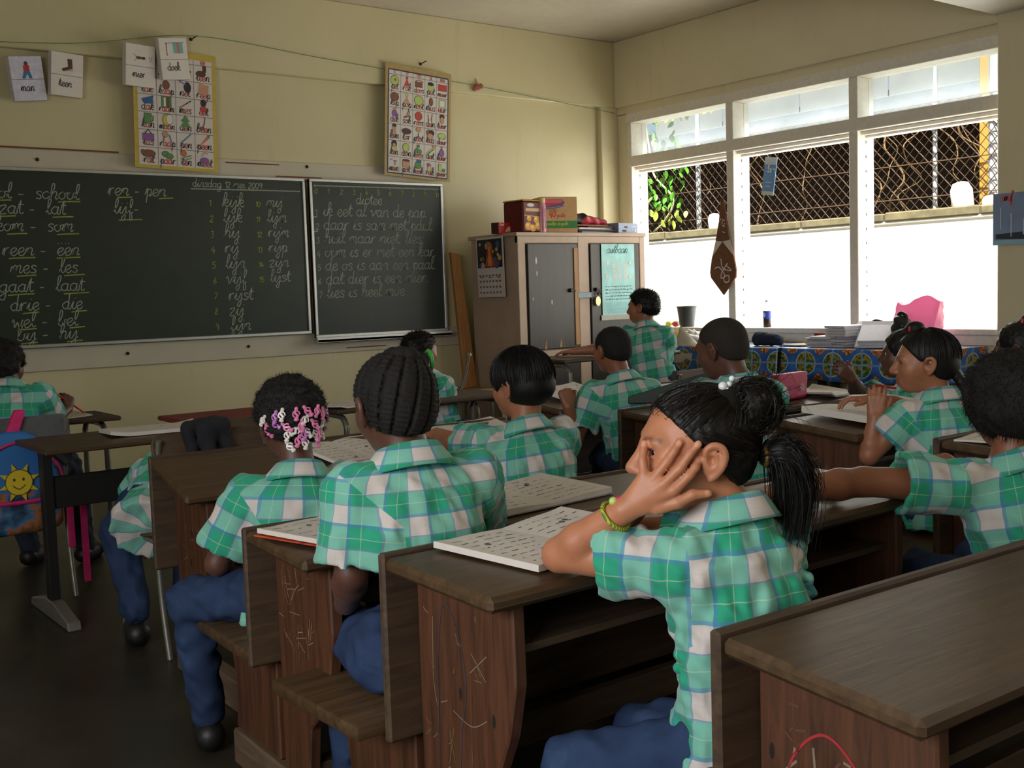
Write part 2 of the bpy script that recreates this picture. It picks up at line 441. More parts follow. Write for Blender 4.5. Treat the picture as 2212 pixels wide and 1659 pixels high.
def _board():
    t = NT('green_chalkboard'); n = t.noise(t.coord(scale=(1, 1, 2)), 1.8, 6, .7); n2 = t.noise(t.coord(), 9, 5)
    col = t.ramp(n, [(.3, lin(22, 34, 26)), (.7, lin(31, 45, 35))]); col = t.mix(t.ramp(n2, [(.55, (0, 0, 0)), (.9, (.25,)*3)]), col, lin(60, 76, 64))
    return t.base(col, .42)
M_BOARD = _board()
def struct(o, label=None):
    o['kind'] = 'structure'
    if label: o['label'] = label
    return o
XW, YW, ZC = 7.0, 7.56, 3.465
XL, YB = -1.8, -2.6

# floor, ceiling
m = MB(); m.box(XL-.2, XW+.3, YB-.2, YW+.2, -.12, 0); struct(m.build('floor', M_FLOOR), 'dark worn concrete classroom floor')
m = MB(); m.box(XL-.2, XW+.3, YB-.2, YW+.2, ZC, ZC+.15); struct(m.build('ceiling', M_CEIL), 'pale plaster ceiling above the classroom')
# front wall with the heavier strip above and the corner pilaster
m = MB(); m.box(XL-.2, XW+.3, YW, YW+.2, 0, ZC); w_front = struct(m.build('wall_front', M_WALL), 'cream front wall behind the chalkboards')
m = MB(); m.box(XL, XW, YW-.055, YW+.01, 2.885, ZC, .006); m.build('wall_beam', M_WALL, w_front)
m = MB(); m.box(6.80, XW, YW-.055, YW+.01, 0, 2.89, .006); m.build('pilaster', M_WALL, w_front)
# right wall: below the sill, head strip, corner jamb, rear part with a second window opening
m = MB()
m.box(XW, XW+.22, 3.80, YW, 0, .905); m.box(XW, XW+.22, 3.80, YW, 2.815, ZC); m.box(XW, XW+.22, 7.385, YW, .9, 2.82)
m.box(XW, XW+.22, 2.9, 3.86, 0, ZC); m.box(XW, XW+.22, YB, 2.9, 0, .905); m.box(XW, XW+.22, YB, 2.9, 2.6, ZC); m.box(XW, XW+.22, YB, -1.5, .9, 2.6)
w_right = struct(m.build('wall_right', M_WALL2), 'beige right wall around the large window')
m = MB(); m.box(XW-.035, XW+.02, 3.855, YW-.055, 2.885, ZC, .006); m.build('lintel_beam', M_WALL2, w_right)
m = MB(); m.box(6.93, XW+.05, 3.30, 3.862, 0, ZC, .008); m.build('pillar', M_WALL2, w_right)
m = MB(); m.box(XL, 6.96, 3.42, 3.872, 2.925, ZC+.02, .006); struct(m.build('trim_1', M_CEIL), 'plaster ceiling beam crossing the room above the pillar')
# left and rear walls, out of the picture but closing the room; the left one has a long window opening
m = MB(); m.box(XL-.2, XL, YB, YW, 0, 1.3); m.box(XL-.2, XL, YB, YW, 2.5, ZC); m.box(XL-.2, XL, 2.05, YW, 1.3, 2.5); m.box(XL-.2, XL, YB, -1.0, 1.3, 2.5)
struct(m.build('wall_left', M_WALL), 'cream left wall with a long window opening')
m = MB(); m.box(XL-.2, XW+.2, YB-.2, YB, 0, ZC); struct(m.build('wall_rear', M_WALL), 'cream rear wall of the classroom')
# rails above and below the chalkboard
m = MB(); m.box(-.5, 4.75, YW-.022, YW+.005, 2.135, 2.265, .004); struct(m.build('trim_2', M_RAIL), 'pale wooden rail on the wall above the chalkboard')
m = MB(); m.box(-.5, 5.2, YW-.022, YW+.005, .845, 1.0, .004); struct(m.build('trim_3', M_RAIL), 'pale wooden rail on the wall below the chalkboard')
M_RUST = flat('rust_brown', (120, 62, 40), .8)
for i, (x0, x1, z) in enumerate([(.4, 2.5, 2.268), (3.25, 3.66, 2.235), (3.63, 4.0, 2.152), (4.15, 4.5, .872)]):
    m = MB(); m.box(x0, x1, YW-.028, YW-.018, z, z+.008); struct(m.build('trim_%d' % (4+i), M_RUST), ['rusty brown strip along the rail left of the chart', 'short rusty strip on the rail right of the yellow-edged chart', 'dark strip on the rail where the boards meet', 'brown mark on the rail under the right board'][i])
M_NAIL = flat('dark_nail', (60, 40, 32), .6, .4)
for i, (x, z, l) in enumerate([(1.98, 2.20, 'small dark nail in the rail near the left edge'), (3.885, 2.235, 'dark nail head in the rail above the board joint'), (2.48, .93, 'dark nail hole in the rail below the chalkboard'),
        (3.35, .93, 'dark bolt in the lower rail below the word list'), (4.62, .93, 'dark bolt in the lower rail near the chalk tray'), (3.03, 3.06, 'nail holding the doek card'), (4.9, 3.075, 'black nail at the top of the right wall chart')]):
    m = MB(); m.lathe([(.012, 0), (.012, .006), (.006, .012)], 10, M=Matrix.Translation((x, YW-.022-(.034 if z > 2.9 else 0), z)) @ Matrix.Rotation(R90, 4, 'X'))
    if z > 2.9: m.tube([(x, YW-.06, z), (x+.03, YW-.1, z+.02)], .004, 6)
    tag(m.build('nail', M_NAIL), l, 'nail', 'nails in the front wall')

# ---------------------------------------------------------------- the big window
win = struct(empty('window_1', (XW, 5.6, .9)), 'large white framed window with three bays')
def wpart(name, x0, x1, y0, y1, z0, z1, mat=M_FRAME, bev=.004):
    m = MB(); m.box(x0-XW, x1-XW, y0-5.6, y1-5.6, z0-.9, z1-.9, bev); return m.build(name, mat, win)
wpart('sill', 6.97, 7.27, 3.86, 7.40, .872, .912); wpart('apron', 6.985, 7.02, 3.86, 7.02, .80, .872)
wpart('head_rail', 6.994, 7.2, 3.86, 7.39, 2.735, 2.82); wpart('transom', 6.994, 7.2, 3.86, 7.39, 2.345, 2.438)
wpart('transom_lip', 7.05, 7.16, 3.86, 7.36, 2.318, 2.345); wpart('transom_lip', 7.10, 7.18, 3.86, 7.36, 2.30, 2.318)
wpart('jamb', 7.0, 7.2, 7.335, 7.39, .912, 2.735)
for y in (6.147, 4.965): wpart('mullion', 7.0, 7.2, y, y+.075, .912, 2.735)
M_GLASS = None
def _glass():
    t = NT('dusty_window_glass'); tr = t.new('ShaderNodeBsdfTransparent'); tr.inputs[0].default_value = (.93, .96, .96, 1)
    tl = t.new('ShaderNodeBsdfTranslucent'); tl.inputs[0].default_value = (.85, .9, .92, 1)
    mx = t.new('ShaderNodeMixShader'); n = t.noise(t.coord(), 3, 4); t.l(t.ramp(n, [(.3, (.10,)*3), (.7, (.18,)*3)]), mx.inputs[0])
    t.l(tr.outputs[0], mx.inputs[1]); t.l(tl.outputs[0], mx.inputs[2]); t.l(mx.outputs[0], t.o.inputs[0]); return t.m
M_GLASS = _glass()
for y0, y1 in ((3.87, 4.965), (5.04, 6.147), (6.222, 7.335)):
    wpart('pane', 7.135, 7.14, y0, y1, 2.438, 2.735, M_GLASS, 0)
    for z in np.arange(1.0, 2.28, .105):                                 # louvre clips on the upright frames
        for ys in ((y0, y0+.008), (y1-.008, y1)):
            if ys[0] > 3.95: wpart('louvre_clip', 7.10, 7.17, ys[0], ys[1], z, z+.02, M_ALU, 0)

# ---------------------------------------------------------------- outside: yard, white wall, fence, shed, vine
m = MB(); m.box(7.2, 30, -25, 40, -.4, -.25); struct(m.build('floor_yard', flat('yard_ground', (150, 140, 118), .9, scale=2)), 'bare sunlit yard outside the window')
yard = m
m = MB(); m.box(9.60, 9.8, -4, 16, -.3, 1.80); m.box(9.585, 9.815, -4, 16, 1.80, 1.83, .01)
tag(m.build('yard_wall', M_WHITEOUT), 'bright sunlit white yard wall outside the window', 'wall')
M_COPE = flat('mossy_concrete', (120, 112, 84), .9, var=.3, scale=8)
cope = tag(empty('wall_coping', (9.7, 6, 1.832)), 'mossy grey coping on top of the white yard wall', 'coping')
for i in range(20):
    m = MB(); y = -9.5+i; h = random.uniform(-.01, .01); m.box(-.13, .13, y+.01, y+.99, 0, .088+h, .012); m.build('coping_stone', M_COPE, cope)
tag(empty('chain_fence', (9.8, 5, 1.93)), 'rusty chain-link fence above the white yard wall', 'fence')
fence = bpy.data.objects['chain_fence']
M_WIRE = flat('rusty_fence_wire', (104, 82, 64), .7, .3)
wp = []; s_ = .105
for k in range(-16, 110):
    a0 = (9.8, 1.0+k*s_, 1.93); z1 = 2.95
    for sg in (1, -1):
        ya = 1.0+k*s_; n = 2
        wp.append(np.array([(9.8, ya, 1.93), (9.8, ya+sg*(z1-1.93)*.95, z1)]))
m = ribbons('wire_mesh', wp, .009, M_WIRE, fence, (9.8, 5, 1.93), taper=False); m['kind'] = 'stuff'
mm = MB()
for z in (2.05, 2.38, 2.70, 2.94): mm.tube([(0, -9, z-1.93), (0, 9, z-1.93)], .006, 5)
mm.build('tension_wire', M_WIRE, fence)
M_POST = flat('galvanised_post', (190, 196, 200), .5, .2)
for y, r in ((6.12, .022), (5.52, .05), (9.2, .03)):
    mm = MB(); mm.tube([(.06, y-5, -.1), (.06, y-5, 1.9)], r, 10); mm.build('fence_post', M_POST, fence, smooth=.6)
M_SHED = flat('dark_shed_timber', (38, 30, 24), .95, var=.4, scale=3)
shed = tag(empty('shed', (12, 6, 0)), 'dark open shed with pale roof edge beyond the fence', 'shed')
m = MB(); m.box(1.4, 1.6, -7, 9, 0, 3.4); m.build('back_wall', M_SHED, shed)
m = MB(); m.box(-.3, 1.6, -7, 9, 3.42, 3.5); m.build('roof_deck', M_SHED, shed)
M_FASC = flat('weathered_grey_sheet', (138, 140, 138), .7, var=.16, scale=2)
for i in range(8):
    m = MB(); y = -4.6+i*1.28; m.prism([(y, 3.22), (y+1.26, 3.22), (y+1.26, 4.95), (y, 4.95)], -.42, -.40, 'x', .006); m.build('roof_sheet', M_FASC, shed)
m = MB(); m.box(-.46, -.40, -4.6, 5.64, 3.22, 3.40, .005); m.build('roof_edge_board', flat('blue_grey_board', (120, 126, 134), .7), shed)
m = MB(); m.box(-1.9, -1.75, -.33, -.19, 0, 4.4, .01); m.build('yellow_column', flat('ochre_column', (196, 146, 60), .7), shed)
M_STEM = flat('dry_vine_stem', (128, 104, 68), .9)
for k in range(13):
    y = random.uniform(5.2, 9.2); z = 1.95; pts = []
    for i in range(7): pts.append((random.uniform(10.0, 10.3), y, z)); y += random.uniform(-.12, .12)+(.1 if k % 5 == 0 else 0); z += .165
    m = MB(); m.tube(smooth_pts(pts, 4), random.uniform(.005, .010), 5); tag(m.build('dry_vine', M_STEM), 'dry brown vine climbing behind the chain-link fence', 'vine', 'dry vines behind the fence')
# leafy vine at the left bay
M_LEAF = flat('vine_leaf', (96, 168, 48), .5, var=.35, scale=6); M_LEAF2 = flat('leaf_painted_sunlit', (190, 216, 90), .5, var=.3, scale=6)  # second is a lighter leaf copy, sunlight put into its colour
vine = tag(empty('climbing_vine', (9.70, 9.5, 2.07)), 'green leafy vine hanging at the left bay of the window', 'plant')
m = MB(); m.tube([tuple(p) for p in smooth_pts([(0, .42, 1.3), (-.05, .30, .9), (0, .27, .55), (.02, -.02, .25), (0, .1, 0), (.05, .35, -.12)], 6)], .013, 6); m.build('stem', flat('pale_stem', (190, 182, 140), .7), vine)
lm = bpy.data.meshes.new('leaf'); _b = bmesh.new()
lp = [(0, 0, 0), (.035, .03, .006), (.045, .075, .004), (.03, .12, 0), (0, .155, -.012), (-.03, .12, 0), (-.045, .075, .004), (-.035, .03, .006)]
vs = [_b.verts.new(p) for p in lp]; mid = _b.verts.new((0, .08, -.006))
for i in range(8): _b.faces.new((vs[i], vs[(i+1) % 8], mid))
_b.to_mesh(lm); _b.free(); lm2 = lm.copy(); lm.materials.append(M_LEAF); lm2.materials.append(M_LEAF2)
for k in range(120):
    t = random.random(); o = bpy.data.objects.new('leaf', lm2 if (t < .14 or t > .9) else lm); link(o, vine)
    z = -.02+1.35*t; o.location = (random.uniform(-.12, .1), random.uniform(-.12, .42)-.1*(t < .5), z)
    if t > .9: o.location.y -= random.uniform(0, .8)
    o.rotation_euler = (random.uniform(-2.2, -.8), random.uniform(-.7, .7), random.uniform(0, 6.3)); o.scale = [random.uniform(.45, .8)]*3
for c, r0, h in (((9.68, 8.78, 1.90), .075, .19), ((9.68, 5.72, 1.90), .10, .25), ((9.68, 5.45, 1.88), .07, .12)):
    m = MB(); m.lathe([(r0*.8, -.02), (r0, .02), (r0, h*.7), (r0*.7, h*.95), (r0*.3, h)], 14, M=Matrix.Translation(c) @ Matrix.Rotation(-.12, 4, 'X'))
    tag(m.build('white_post_cover', M_WHITEOUT, smooth=.7), {8.78: 'sunlit white post cover on the yard wall behind the hanging pennant', 5.72: 'tall sunlit white post cover on the yard wall left of the pillar', 5.45: 'short white post cover right beside the pillar edge'}[c[1]], 'post')
# ---------------------------------------------------------------- chalkboards and writing
def board(name, x0, x1, z0, z1, y, label):
    r = tag(empty(name, ((x0+x1)/2, y, z0)), label, 'chalkboard'); cx = (x0+x1)/2
    m = MB(); m.box(x0-cx, x1-cx, 0, .02, 0, z1-z0); m.build('writing_surface', M_BOARD, r)
    f = .022
    for nm, a in (('frame_strip', (x0, x1, z1-f, z1)), ('frame_strip', (x0, x1, z0, z0+f)), ('frame_strip', (x0, x0+f, z0+f, z1-f)), ('frame_strip', (x1-f, x1, z0+f, z1-f))):
        m = MB(); m.box(a[0]-cx, a[1]-cx, -.012, .02, a[2]-z0, a[3]-z0, .003); m.build(nm, M_ALU, r)
    return r, cx, z0
WH = (164, 172, 158); YE = (152, 168, 70)
def chalk(root, cx, z0, y, items, name):
    for txt, x, z, size, col in items:
        p = Print()
        for st in strokes(txt, x-cx, z-z0, size*.86, ax=1.16):
            q = [s_+RNG.normal(size=2)*size*.012 for s_ in st]; p.line(q, (.0062 if size > .04 else .0052), col)
        p.build('chalk_word', frame3((0, -.0012, 0), (1, 0, 0), (0, 0, 1)), root, CHALK)
def under(root, cx, z0, items, col=YE):
    for x0_, x1_, z in items:
        p = Print(); p.line([(x0_-cx, z-z0), ((x0_+x1_)/2-cx, z-z0+.004), (x1_-cx, z-z0+.006)], .008, col); p.build('chalk_underline', frame3((0, -.0012, 0), (1, 0, 0), (0, 0, 1)), root, CHALK)
bL, cxL, z0L = board('chalkboard', -.6, 3.838, 1.0, 2.142, 7.50, 'wide dark green chalkboard with word pairs and numbered words')
W = []
for i, (a, b, z, xb) in enumerate([('school -', 'school', 1.948, 1.94), ('zat -', 'lat', 1.852, 2.0), ('kom -', 'som', 1.742, 2.0), ('reen -', 'e"e"n', 1.59, 2.05), ('mes -', 'les', 1.478, 2.06), ('gaat -', 'laat', 1.36, 2.03), ('drie -', 'die', 1.242, 2.06), ('wel -', 'bel', 1.135, 2.03), ('bij -', 'hij', 1.052, 2.03)]):
    sz = .056
    W.append((a, xb-.06-text_w(a, sz), z, sz, WH)); W.append((b, xb, z, sz, WH))
W += [('ren - pen', 2.40, 1.985, .054, WH), ('lijf-', 2.43, 1.865, .054, WH), ('dinsdag 12 mei 2009', 2.98, 2.058, .034, WH)]
for i, (w1, n, w2) in enumerate([('kijk', '10', 'mij'), ('lijk', '11', 'lijm'), ('hij', '12', 'rijm'), ('rij', '13', 'rijp'), ('lijn', '14', 'zijn'), ('vijf', '15', 'lijst'), ('rijst', '', ''), ('zij', '', ''), ('fijn', '', '')]):
    z = 1.925-i*.108; W.append((str(i+1), 3.09, z, .036, YE)); W.append((w1, 3.19+.01*(i > 5), z-.01*(i > 5), .056, WH))
    if n: W.append((n, 3.44, z+.004, .030, YE)); W.append((w2, 3.525, z+.006, .052, WH))
chalk(bL, cxL, z0L, 7.5, W, 'l')
under(bL, cxL, z0L, [(1.70, 1.80, 1.93), (2.08, 2.22, 1.93), (1.73, 1.82, 1.832), (2.04, 2.17, 1.832), (1.76, 1.88, 1.722), (2.06, 2.20, 1.722), (1.76, 1.92, 1.57), (2.05, 2.20, 1.57), (1.80, 1.92, 1.458), (2.09, 2.22, 1.458), (1.74, 1.9, 1.34), (2.08, 2.24, 1.34), (1.82, 1.92, 1.222), (2.12, 2.22, 1.222), (1.78, 1.9, 1.118), (2.10, 2.2, 1.118), (1.8, 1.9, 1.03), (2.08, 2.18, 1.03)])
under(bL, cxL, z0L, [(2.46, 2.56, 1.968), (2.74, 2.84, 1.968), (2.46, 2.62, 1.82)])
under(bL, cxL, z0L, [(2.97, 3.80, 2.042)], WH)
bR, cxR, z0R = board('chalkboard', 3.862, 5.045, .965, 2.142, 7.478, 'smaller green chalkboard with the dictation sentences beside the cabinet')
W = [('dictee', 4.25, 1.965, .050, WH)]
for i, s_ in enumerate(['ik eet al van de pap.', 'daar is sam met paul.', 'huil maar niet, lies.', 'oom is er met een kar.', 'de os is aan een paal.', 'dat dier is een mier.', 'lies is heel moe.']):
    z = 1.872-.1015*i; sz = (4.96-3.955)/text_w('oom is er met een kar.', 1)*1.0
    W.append((str(i+1), 3.900, z, .036, WH)); W.append((s_, 3.965, z, sz, WH))
for i in range(11): W.append((str(i), 3.905+i*.1065, 2.035, .030, YE))
chalk(bR, cxR, z0R, 7.478, W, 'r'); under(bR, cxR, z0R, [(3.9, 5.02, 2.092)], WH); under(bR, cxR, z0R, [(3.88, 3.92, 1.858), (3.88, 3.92, 1.752)], WH)
for i in range(11):
    p = Print(); p.line([(3.91+i*.1075-cxR, 2.082-z0R), (3.91+i*.1075-cxR, 2.1-z0R)], .006, WH); p.build('chalk_tick', frame3((0, -.0012, 0), (1, 0, 0), (0, 0, 1)), bR, CHALK)
m = MB(); m.box(3.84-cxR, 5.045-cxR, -.07, .0, -.035, -.01, .004); m.box(3.84-cxR, 5.045-cxR, -.07, -.062, -.035, .004, .002); m.build('chalk_tray', M_ALU, bR)
for i, (x, c) in enumerate([(4.02, 'white'), (4.13, 'yellow'), (4.22, 'blue'), (4.36, 'yellow'), (4.60, 'white')]):
    m = MB(); m.tube([(0, 0, 0), (.045, .006, 0)], .006, 8)
    tag(m.build('chalk_stick', flat('chalk_'+c, {'white': (225, 225, 215), 'yellow': (220, 214, 120), 'blue': (120, 170, 200)}[c], .9), loc=(x, 7.438, .962)), ['short white chalk at the left end of the chalk tray', 'yellow chalk second from the left in the tray', 'blue chalk in the chalk tray', 'yellow chalk in the middle of the chalk tray', 'white chalk at the right of the chalk tray'][i], 'chalk', 'chalk in the tray')
# ---------------------------------------------------------------- picture cards and wall charts
PAPER = flat('white_card', (222, 214, 206), .7, var=.04); EDGE = flat('yellow_card_edge', (196, 172, 74), .6, var=.1); TAPE = flat('brown_tape', (176, 150, 96), .5, var=.1)
def card(word, x, z, rot, pics, label, y=7.455, w=.205, h=.27, col=PAPER):
    r = tag(empty('picture_card', (x, y, z)), label, 'card', 'word cards on the string'); r.rotation_euler = (.10, rot, .12)
    m = MB(); m.box(-w/2, w/2, 0, .05, -h/2, h/2, .002); m.build('card_stack', col, r)
    p = Print(); p.line([(-w/2, -.005), (w/2, -.005)], .003, (110, 100, 96))
    for f in pics: f(p)
    p.text(word, -text_w(word, .026)*.62, -.075, .026, .005, (50, 46, 46), 0)
    p.build('printed_picture', frame3((0, -.0005, 0), (1, 0, 0), (0, 0, 1)), r)
card('man', 1.935, 2.69, -.13, [lambda p: p.ell(.0, .09, .012, .014, (90, 50, 40)).rect(-.02, .045, .018, .08, (190, 40, 40)).poly([(-.02, .045), (.018, .045), (.03, .0), (.01, .0), (0, .03), (-.015, 0), (-.035, .0)], (50, 110, 150))], 'word card showing a man in red and blue, leftmost on the wall', col=flat('bluish_card', (206, 204, 220), .7))
card('teen', 2.175, 2.735, .04, [lambda p: p.poly([(0, .1), (.03, .1), (.035, .04), (-.03, .02), (-.035, .035), (.005, .05)], (90, 50, 40)).line([(-.03, .02), (.04, .03)], .003, (40, 30, 30))], 'word card showing a leg and toes, second from the left')
card('mier', 2.64, 2.83, .02, [lambda p: p.ell(-.01, .05, .025, .009, (110, 60, 40)).ell(.02, .05, .014, .01, (90, 40, 30)).line([(-.05, .07), (-.01, .05), (-.04, .03)], .003, (40, 30, 30)).line([(.06, .06), (.07, .03), (.08, .065)], .004, (60, 110, 90))], 'word card showing an ant, hung over the yellow-edged chart', y=7.42)
card('doek', 2.868, 2.895, -.12, [lambda p: p.rect(0, .035, .07, .105, (110, 180, 170)).rect(.025, .035, .045, .105, (190, 120, 110)).line([(-.05, .1), (-.05, .02)], .005, (60, 60, 60)).line([(-.06, .1), (.08, .105)], .003, (60, 60, 60))], 'word card showing a striped cloth, tilted above the yellow-edged chart', y=7.405)
RED = (196, 70, 50); BK = (60, 66, 70)
def chart(x0, x1, z0, z1, y, cols, rows, words, heads, label, border, tilt, pics):
    r = tag(empty('wall_chart', ((x0+x1)/2, y, z0)), label, 'chart'); r.rotation_euler = (0, tilt, 0); w, h = x1-x0, z1-z0
    m = MB(); m.box(-w/2, w/2, 0, .004, 0, h); m.build('backing_sheet', EDGE if border == 'y' else TAPE, r)
    p = Print(); b = .028; p.rect(-w/2+b, b*.8, w/2-b, h-b*1.6, (214, 206, 200)); bw = .007
    X0, X1, Z0, Z1 = -w/2+b, w/2-b, b*.8, h-b*1.6
    if border != 'y':
        for q in ([(X0, Z0), (X1, Z0)], [(X0, Z1), (X1, Z1)], [(X0, Z0), (X0, Z1)], [(X1, Z0), (X1, Z1)]): p.line(q, .01, (50, 62, 84))
    hh = (Z1-Z0)*.045; cw = (X1-X0)/cols; rh = (Z1-Z0-hh)/rows
    for i in range(1, cols): p.line([(X0+cw*i, Z0), (X0+cw*i, Z1)], .004, (110, 106, 110))
    for j in range(rows+(0 if border == 'y' else 0)): p.line([(X0, Z0+rh*(j+1)), (X1, Z0+rh*(j+1))], .004, (110, 106, 110))
    for i, t in enumerate(heads): p.text(t, X0+cw*(i+.5)-text_w(t, .024)/2, Z1-hh*.8, .024, .005, RED)
    for j in range(rows):
        for i in range(cols):
            wd = words[j][i]; cx = X0+cw*(i+.5); zb = Z1-hh-rh*(j+1); sz = min(.030, cw*.82/text_w(wd, 1))
            p.text(wd, cx-text_w(wd, sz)/2, zb+rh*.12, sz, .0055, BK, red=RED)
            draw(p, pics[j][i], cx, zb+rh*.64, min(cw, rh)*.40)
    p.build('printed_sheet', frame3((0, -.0006, 0), (1, 0, 0), (0, 0, 1)), r)
    return r
def draw(p, spec, cx, cz, s):
    "tiny picture language: e ellipse, r rectangle, t triangle, l line; numbers in tenths of s"
    for it in spec.split(';'):
        q = it.split(); col = PAL[q[1]]; n = [float(a)/10*s for a in q[2:]]
        if q[0] == 'e': p.ell(cx+n[0], cz+n[1], n[2]*1.12, n[3]*1.12, tuple(c*.4 for c in col)); p.ell(cx+n[0], cz+n[1], n[2], n[3], col)
        elif q[0] == 'r': p.rect(cx+n[0]-.002, cz+n[1]-.002, cx+n[2]+.002, cz+n[3]+.002, tuple(c*.4 for c in col)); p.rect(cx+n[0], cz+n[1], cx+n[2], cz+n[3], col)
        elif q[0] == 't': p.poly([(cx+n[0], cz+n[1]), (cx+n[2], cz+n[3]), (cx+n[4], cz+n[5])], col)
        else: p.line([(cx+n[i], cz+n[i+1]) for i in range(0, len(n), 2)], .007, col)
PAL = dict(r=(190, 70, 60), g=(90, 140, 80), b=(60, 100, 150), y=(206, 190, 70), n=(130, 84, 64), k=(50, 46, 44), p=(140, 90, 160), o=(206, 110, 60), s=(200, 150, 120), l=(180, 200, 110), w=(225, 220, 214), d=(90, 60, 50))
chart(2.584, 3.160, 2.163, 2.965, 7.475, 4, 6, [['pak', 'haar', 'pet', 'teen'], ['tak', 'kaap', 'net', 'reep'], ['dak', 'raam', 'mes', 'eet'], ['kan', 'maan', 'den', 'been'], ['tas', 'raap', 'pen', 'peen'], ['rat', 'paar', 'ten', 'meet']], ['a', 'aa', 'e', 'ee'], 'yellow-edged picture word chart behind the hanging cards', 'y', .032,
 [['r n -6 -4 6 5', 'e k 0 0 6 7', 'e r 0 -2 9 3;e g 0 2 6 4', 'r d 0 0 5 9;e d -3 -3 7 4'], ['l n -8 -8 0 4 8 8', 'e n 0 0 5 6', 'e k 4 0 5 7;l p -9 9 2 3', 't s -8 -6 8 -8 9 6;t s -8 -6 9 6 -6 8'], ['t b -9 2 9 8 7 -4;t b -9 2 7 -4 -5 -5', 'r g -7 -7 7 8;r w -4 -6 -1 7;r n 1 -6 4 7', 'l n -9 -6 0 0;l k 0 0 9 6', 'e k 0 5 4 5;e r 0 -4 5 4'], ['r g -5 -7 5 7;l k 5 4 8 3 7 -4 5 -4', 'e y 0 0 6 8;e w 4 1 5 7', 't g 0 10 -7 0 7 0;t g 0 5 -8 -8 8 -8', 'l n 2 9 1 0 -3 -8;e n -3 -7 4 2'], ['r p -8 -6 8 3;l k -5 3 0 9 5 3', 'e s -3 4 4 4;l b 3 4 6 -6;l n -4 2 -6 -7', 'l b -8 -7 8 8', 't o -8 -9 6 8 8 4;t g 4 8 9 9 8 4'], ['e n 0 0 9 5;e n -8 2 3 3;l n 7 -3 9 -6 3 -7', 'e g -3 1 5 4;e g 3 -2 5 4', 'e o -4 4 4 4;l g -8 -4 8 2;l g -6 -7 8 -2', 'e p 0 -4 6 4;l s -4 2 0 8 5 6']])
chart(4.508, 5.116, 2.176, 3.035, 7.47, 5, 6, [['pit', 'rok', 'doos', 'put', 'muur'], ['kip', 'pop', 'noot', 'mus', 'uur'], ['dik', 'sok', 'roos', 'dun', 'tuur'], ['kim', 'tor', 'poot', 'kus', 'duur'], ['kin', 'don', 'koos', 'dut', 'kuur'], ['min', 'pot', 'kook', 'ruk', 'puur']], ['i', 'o', 'oo', 'u', 'uu'], 'blue-bordered picture word chart beside the dictation board', 'b', .060,
 [['e l 0 0 8 8;e r 1 1 2 2', 't r 0 8 -6 -7 6 -7;r r -2 6 2 9', 'r n -8 -5 7 4;l n -8 4 0 8 9 5', 'r l -6 -7 6 4;e k 0 4 6 3', 'r r -9 -5 9 6'], ['e n 0 0 8 7;l n 5 5 9 7', 'e l 0 6 3 3;t s 0 4 -6 -7 6 -7', 'e l 0 0 9 8', 'e n 1 1 4 7;l k -3 -5 -8 -9', 'r l -7 -7 7 8;r w -5 -5 5 6'], ['e s 0 6 3 3;e p 0 0 5 5;l p -3 -4 -3 -9;l p 3 -4 3 -9', 'l n 6 8 4 -2 -6 -6;l n 4 8 0 -2 -6 -4', 'e r 0 1 7 7;l g 0 -6 0 -9', 'l n -5 7 -4 -8;l n 4 8 2 -2 4 -8', 'e k 0 6 5 4;e s 0 0 4 6'], ['e k 0 7 4 3;r s -3 -8 3 5', 'e d 0 0 9 5;l k -8 0 8 0', 'l k 0 0 0 -8;e s 0 6 5 4;l k -5 -9 0 -6 5 -9', 'e n -3 3 5 5;e k 3 3 5 5;e s 0 -3 6 5', 'e l 0 0 8 5;l g -7 -6 -3 -3;l g 7 -6 3 -3'], ['e k 0 4 5 6;e l 0 -4 5 4;e s 0 2 3 3', 'e l -1 0 6 7;l l 3 4 8 9', 'e g 0 5 3 3;e g -3 -3 4 4;e g 3 -4 4 4', 'l l -9 -7 8 6;l g -7 -9 9 4;e s 8 8 3 3', 'e p 0 -2 5 6;r p -1 4 1 9'], ['l r -8 4 -3 6;l b -1 3 6 3;l n 2 3 2 -4', 'r s -7 -6 7 4;e d 0 6 7 2', 'e g 0 0 6 6;r b -3 5 6 9', 'e p -3 3 3 3;l s -4 0 -5 -8;l y 3 5 2 -8', 'r l -6 -6 -1 7;e g 5 -4 3 3']])
m = MB(); m.tube([(5.43, YW-.06, 3.01), (5.43, YW-.065, 2.97)], .003, 5); m.ball((5.43, YW-.075, 2.94), .035, 1, .3, .8); m.ball((5.47, YW-.075, 2.95), .022, 1, .3, 1); m.ball((5.40, YW-.075, 2.92), .018, 1, .3, 1)
tag(m.build('wall_ornament', flat('red_brown_ornament', (150, 78, 60), .7)), 'small red-brown ornament hanging right of the wall chart', 'ornament')
m = MB(); m.tube([tuple(p) for p in smooth_pts([(1.2, 7.44, 2.86), (2.2, 7.43, 2.93), (3.03, 7.44, 3.07), (4.0, 7.48, 3.03), (5.4, 7.49, 2.95), (6.96, 7.50, 2.84)], 8)], .0028, 5)
tag(m.build('string', flat('green_string', (110, 140, 100), .8)), 'thin green string stretched along the front wall', 'string')
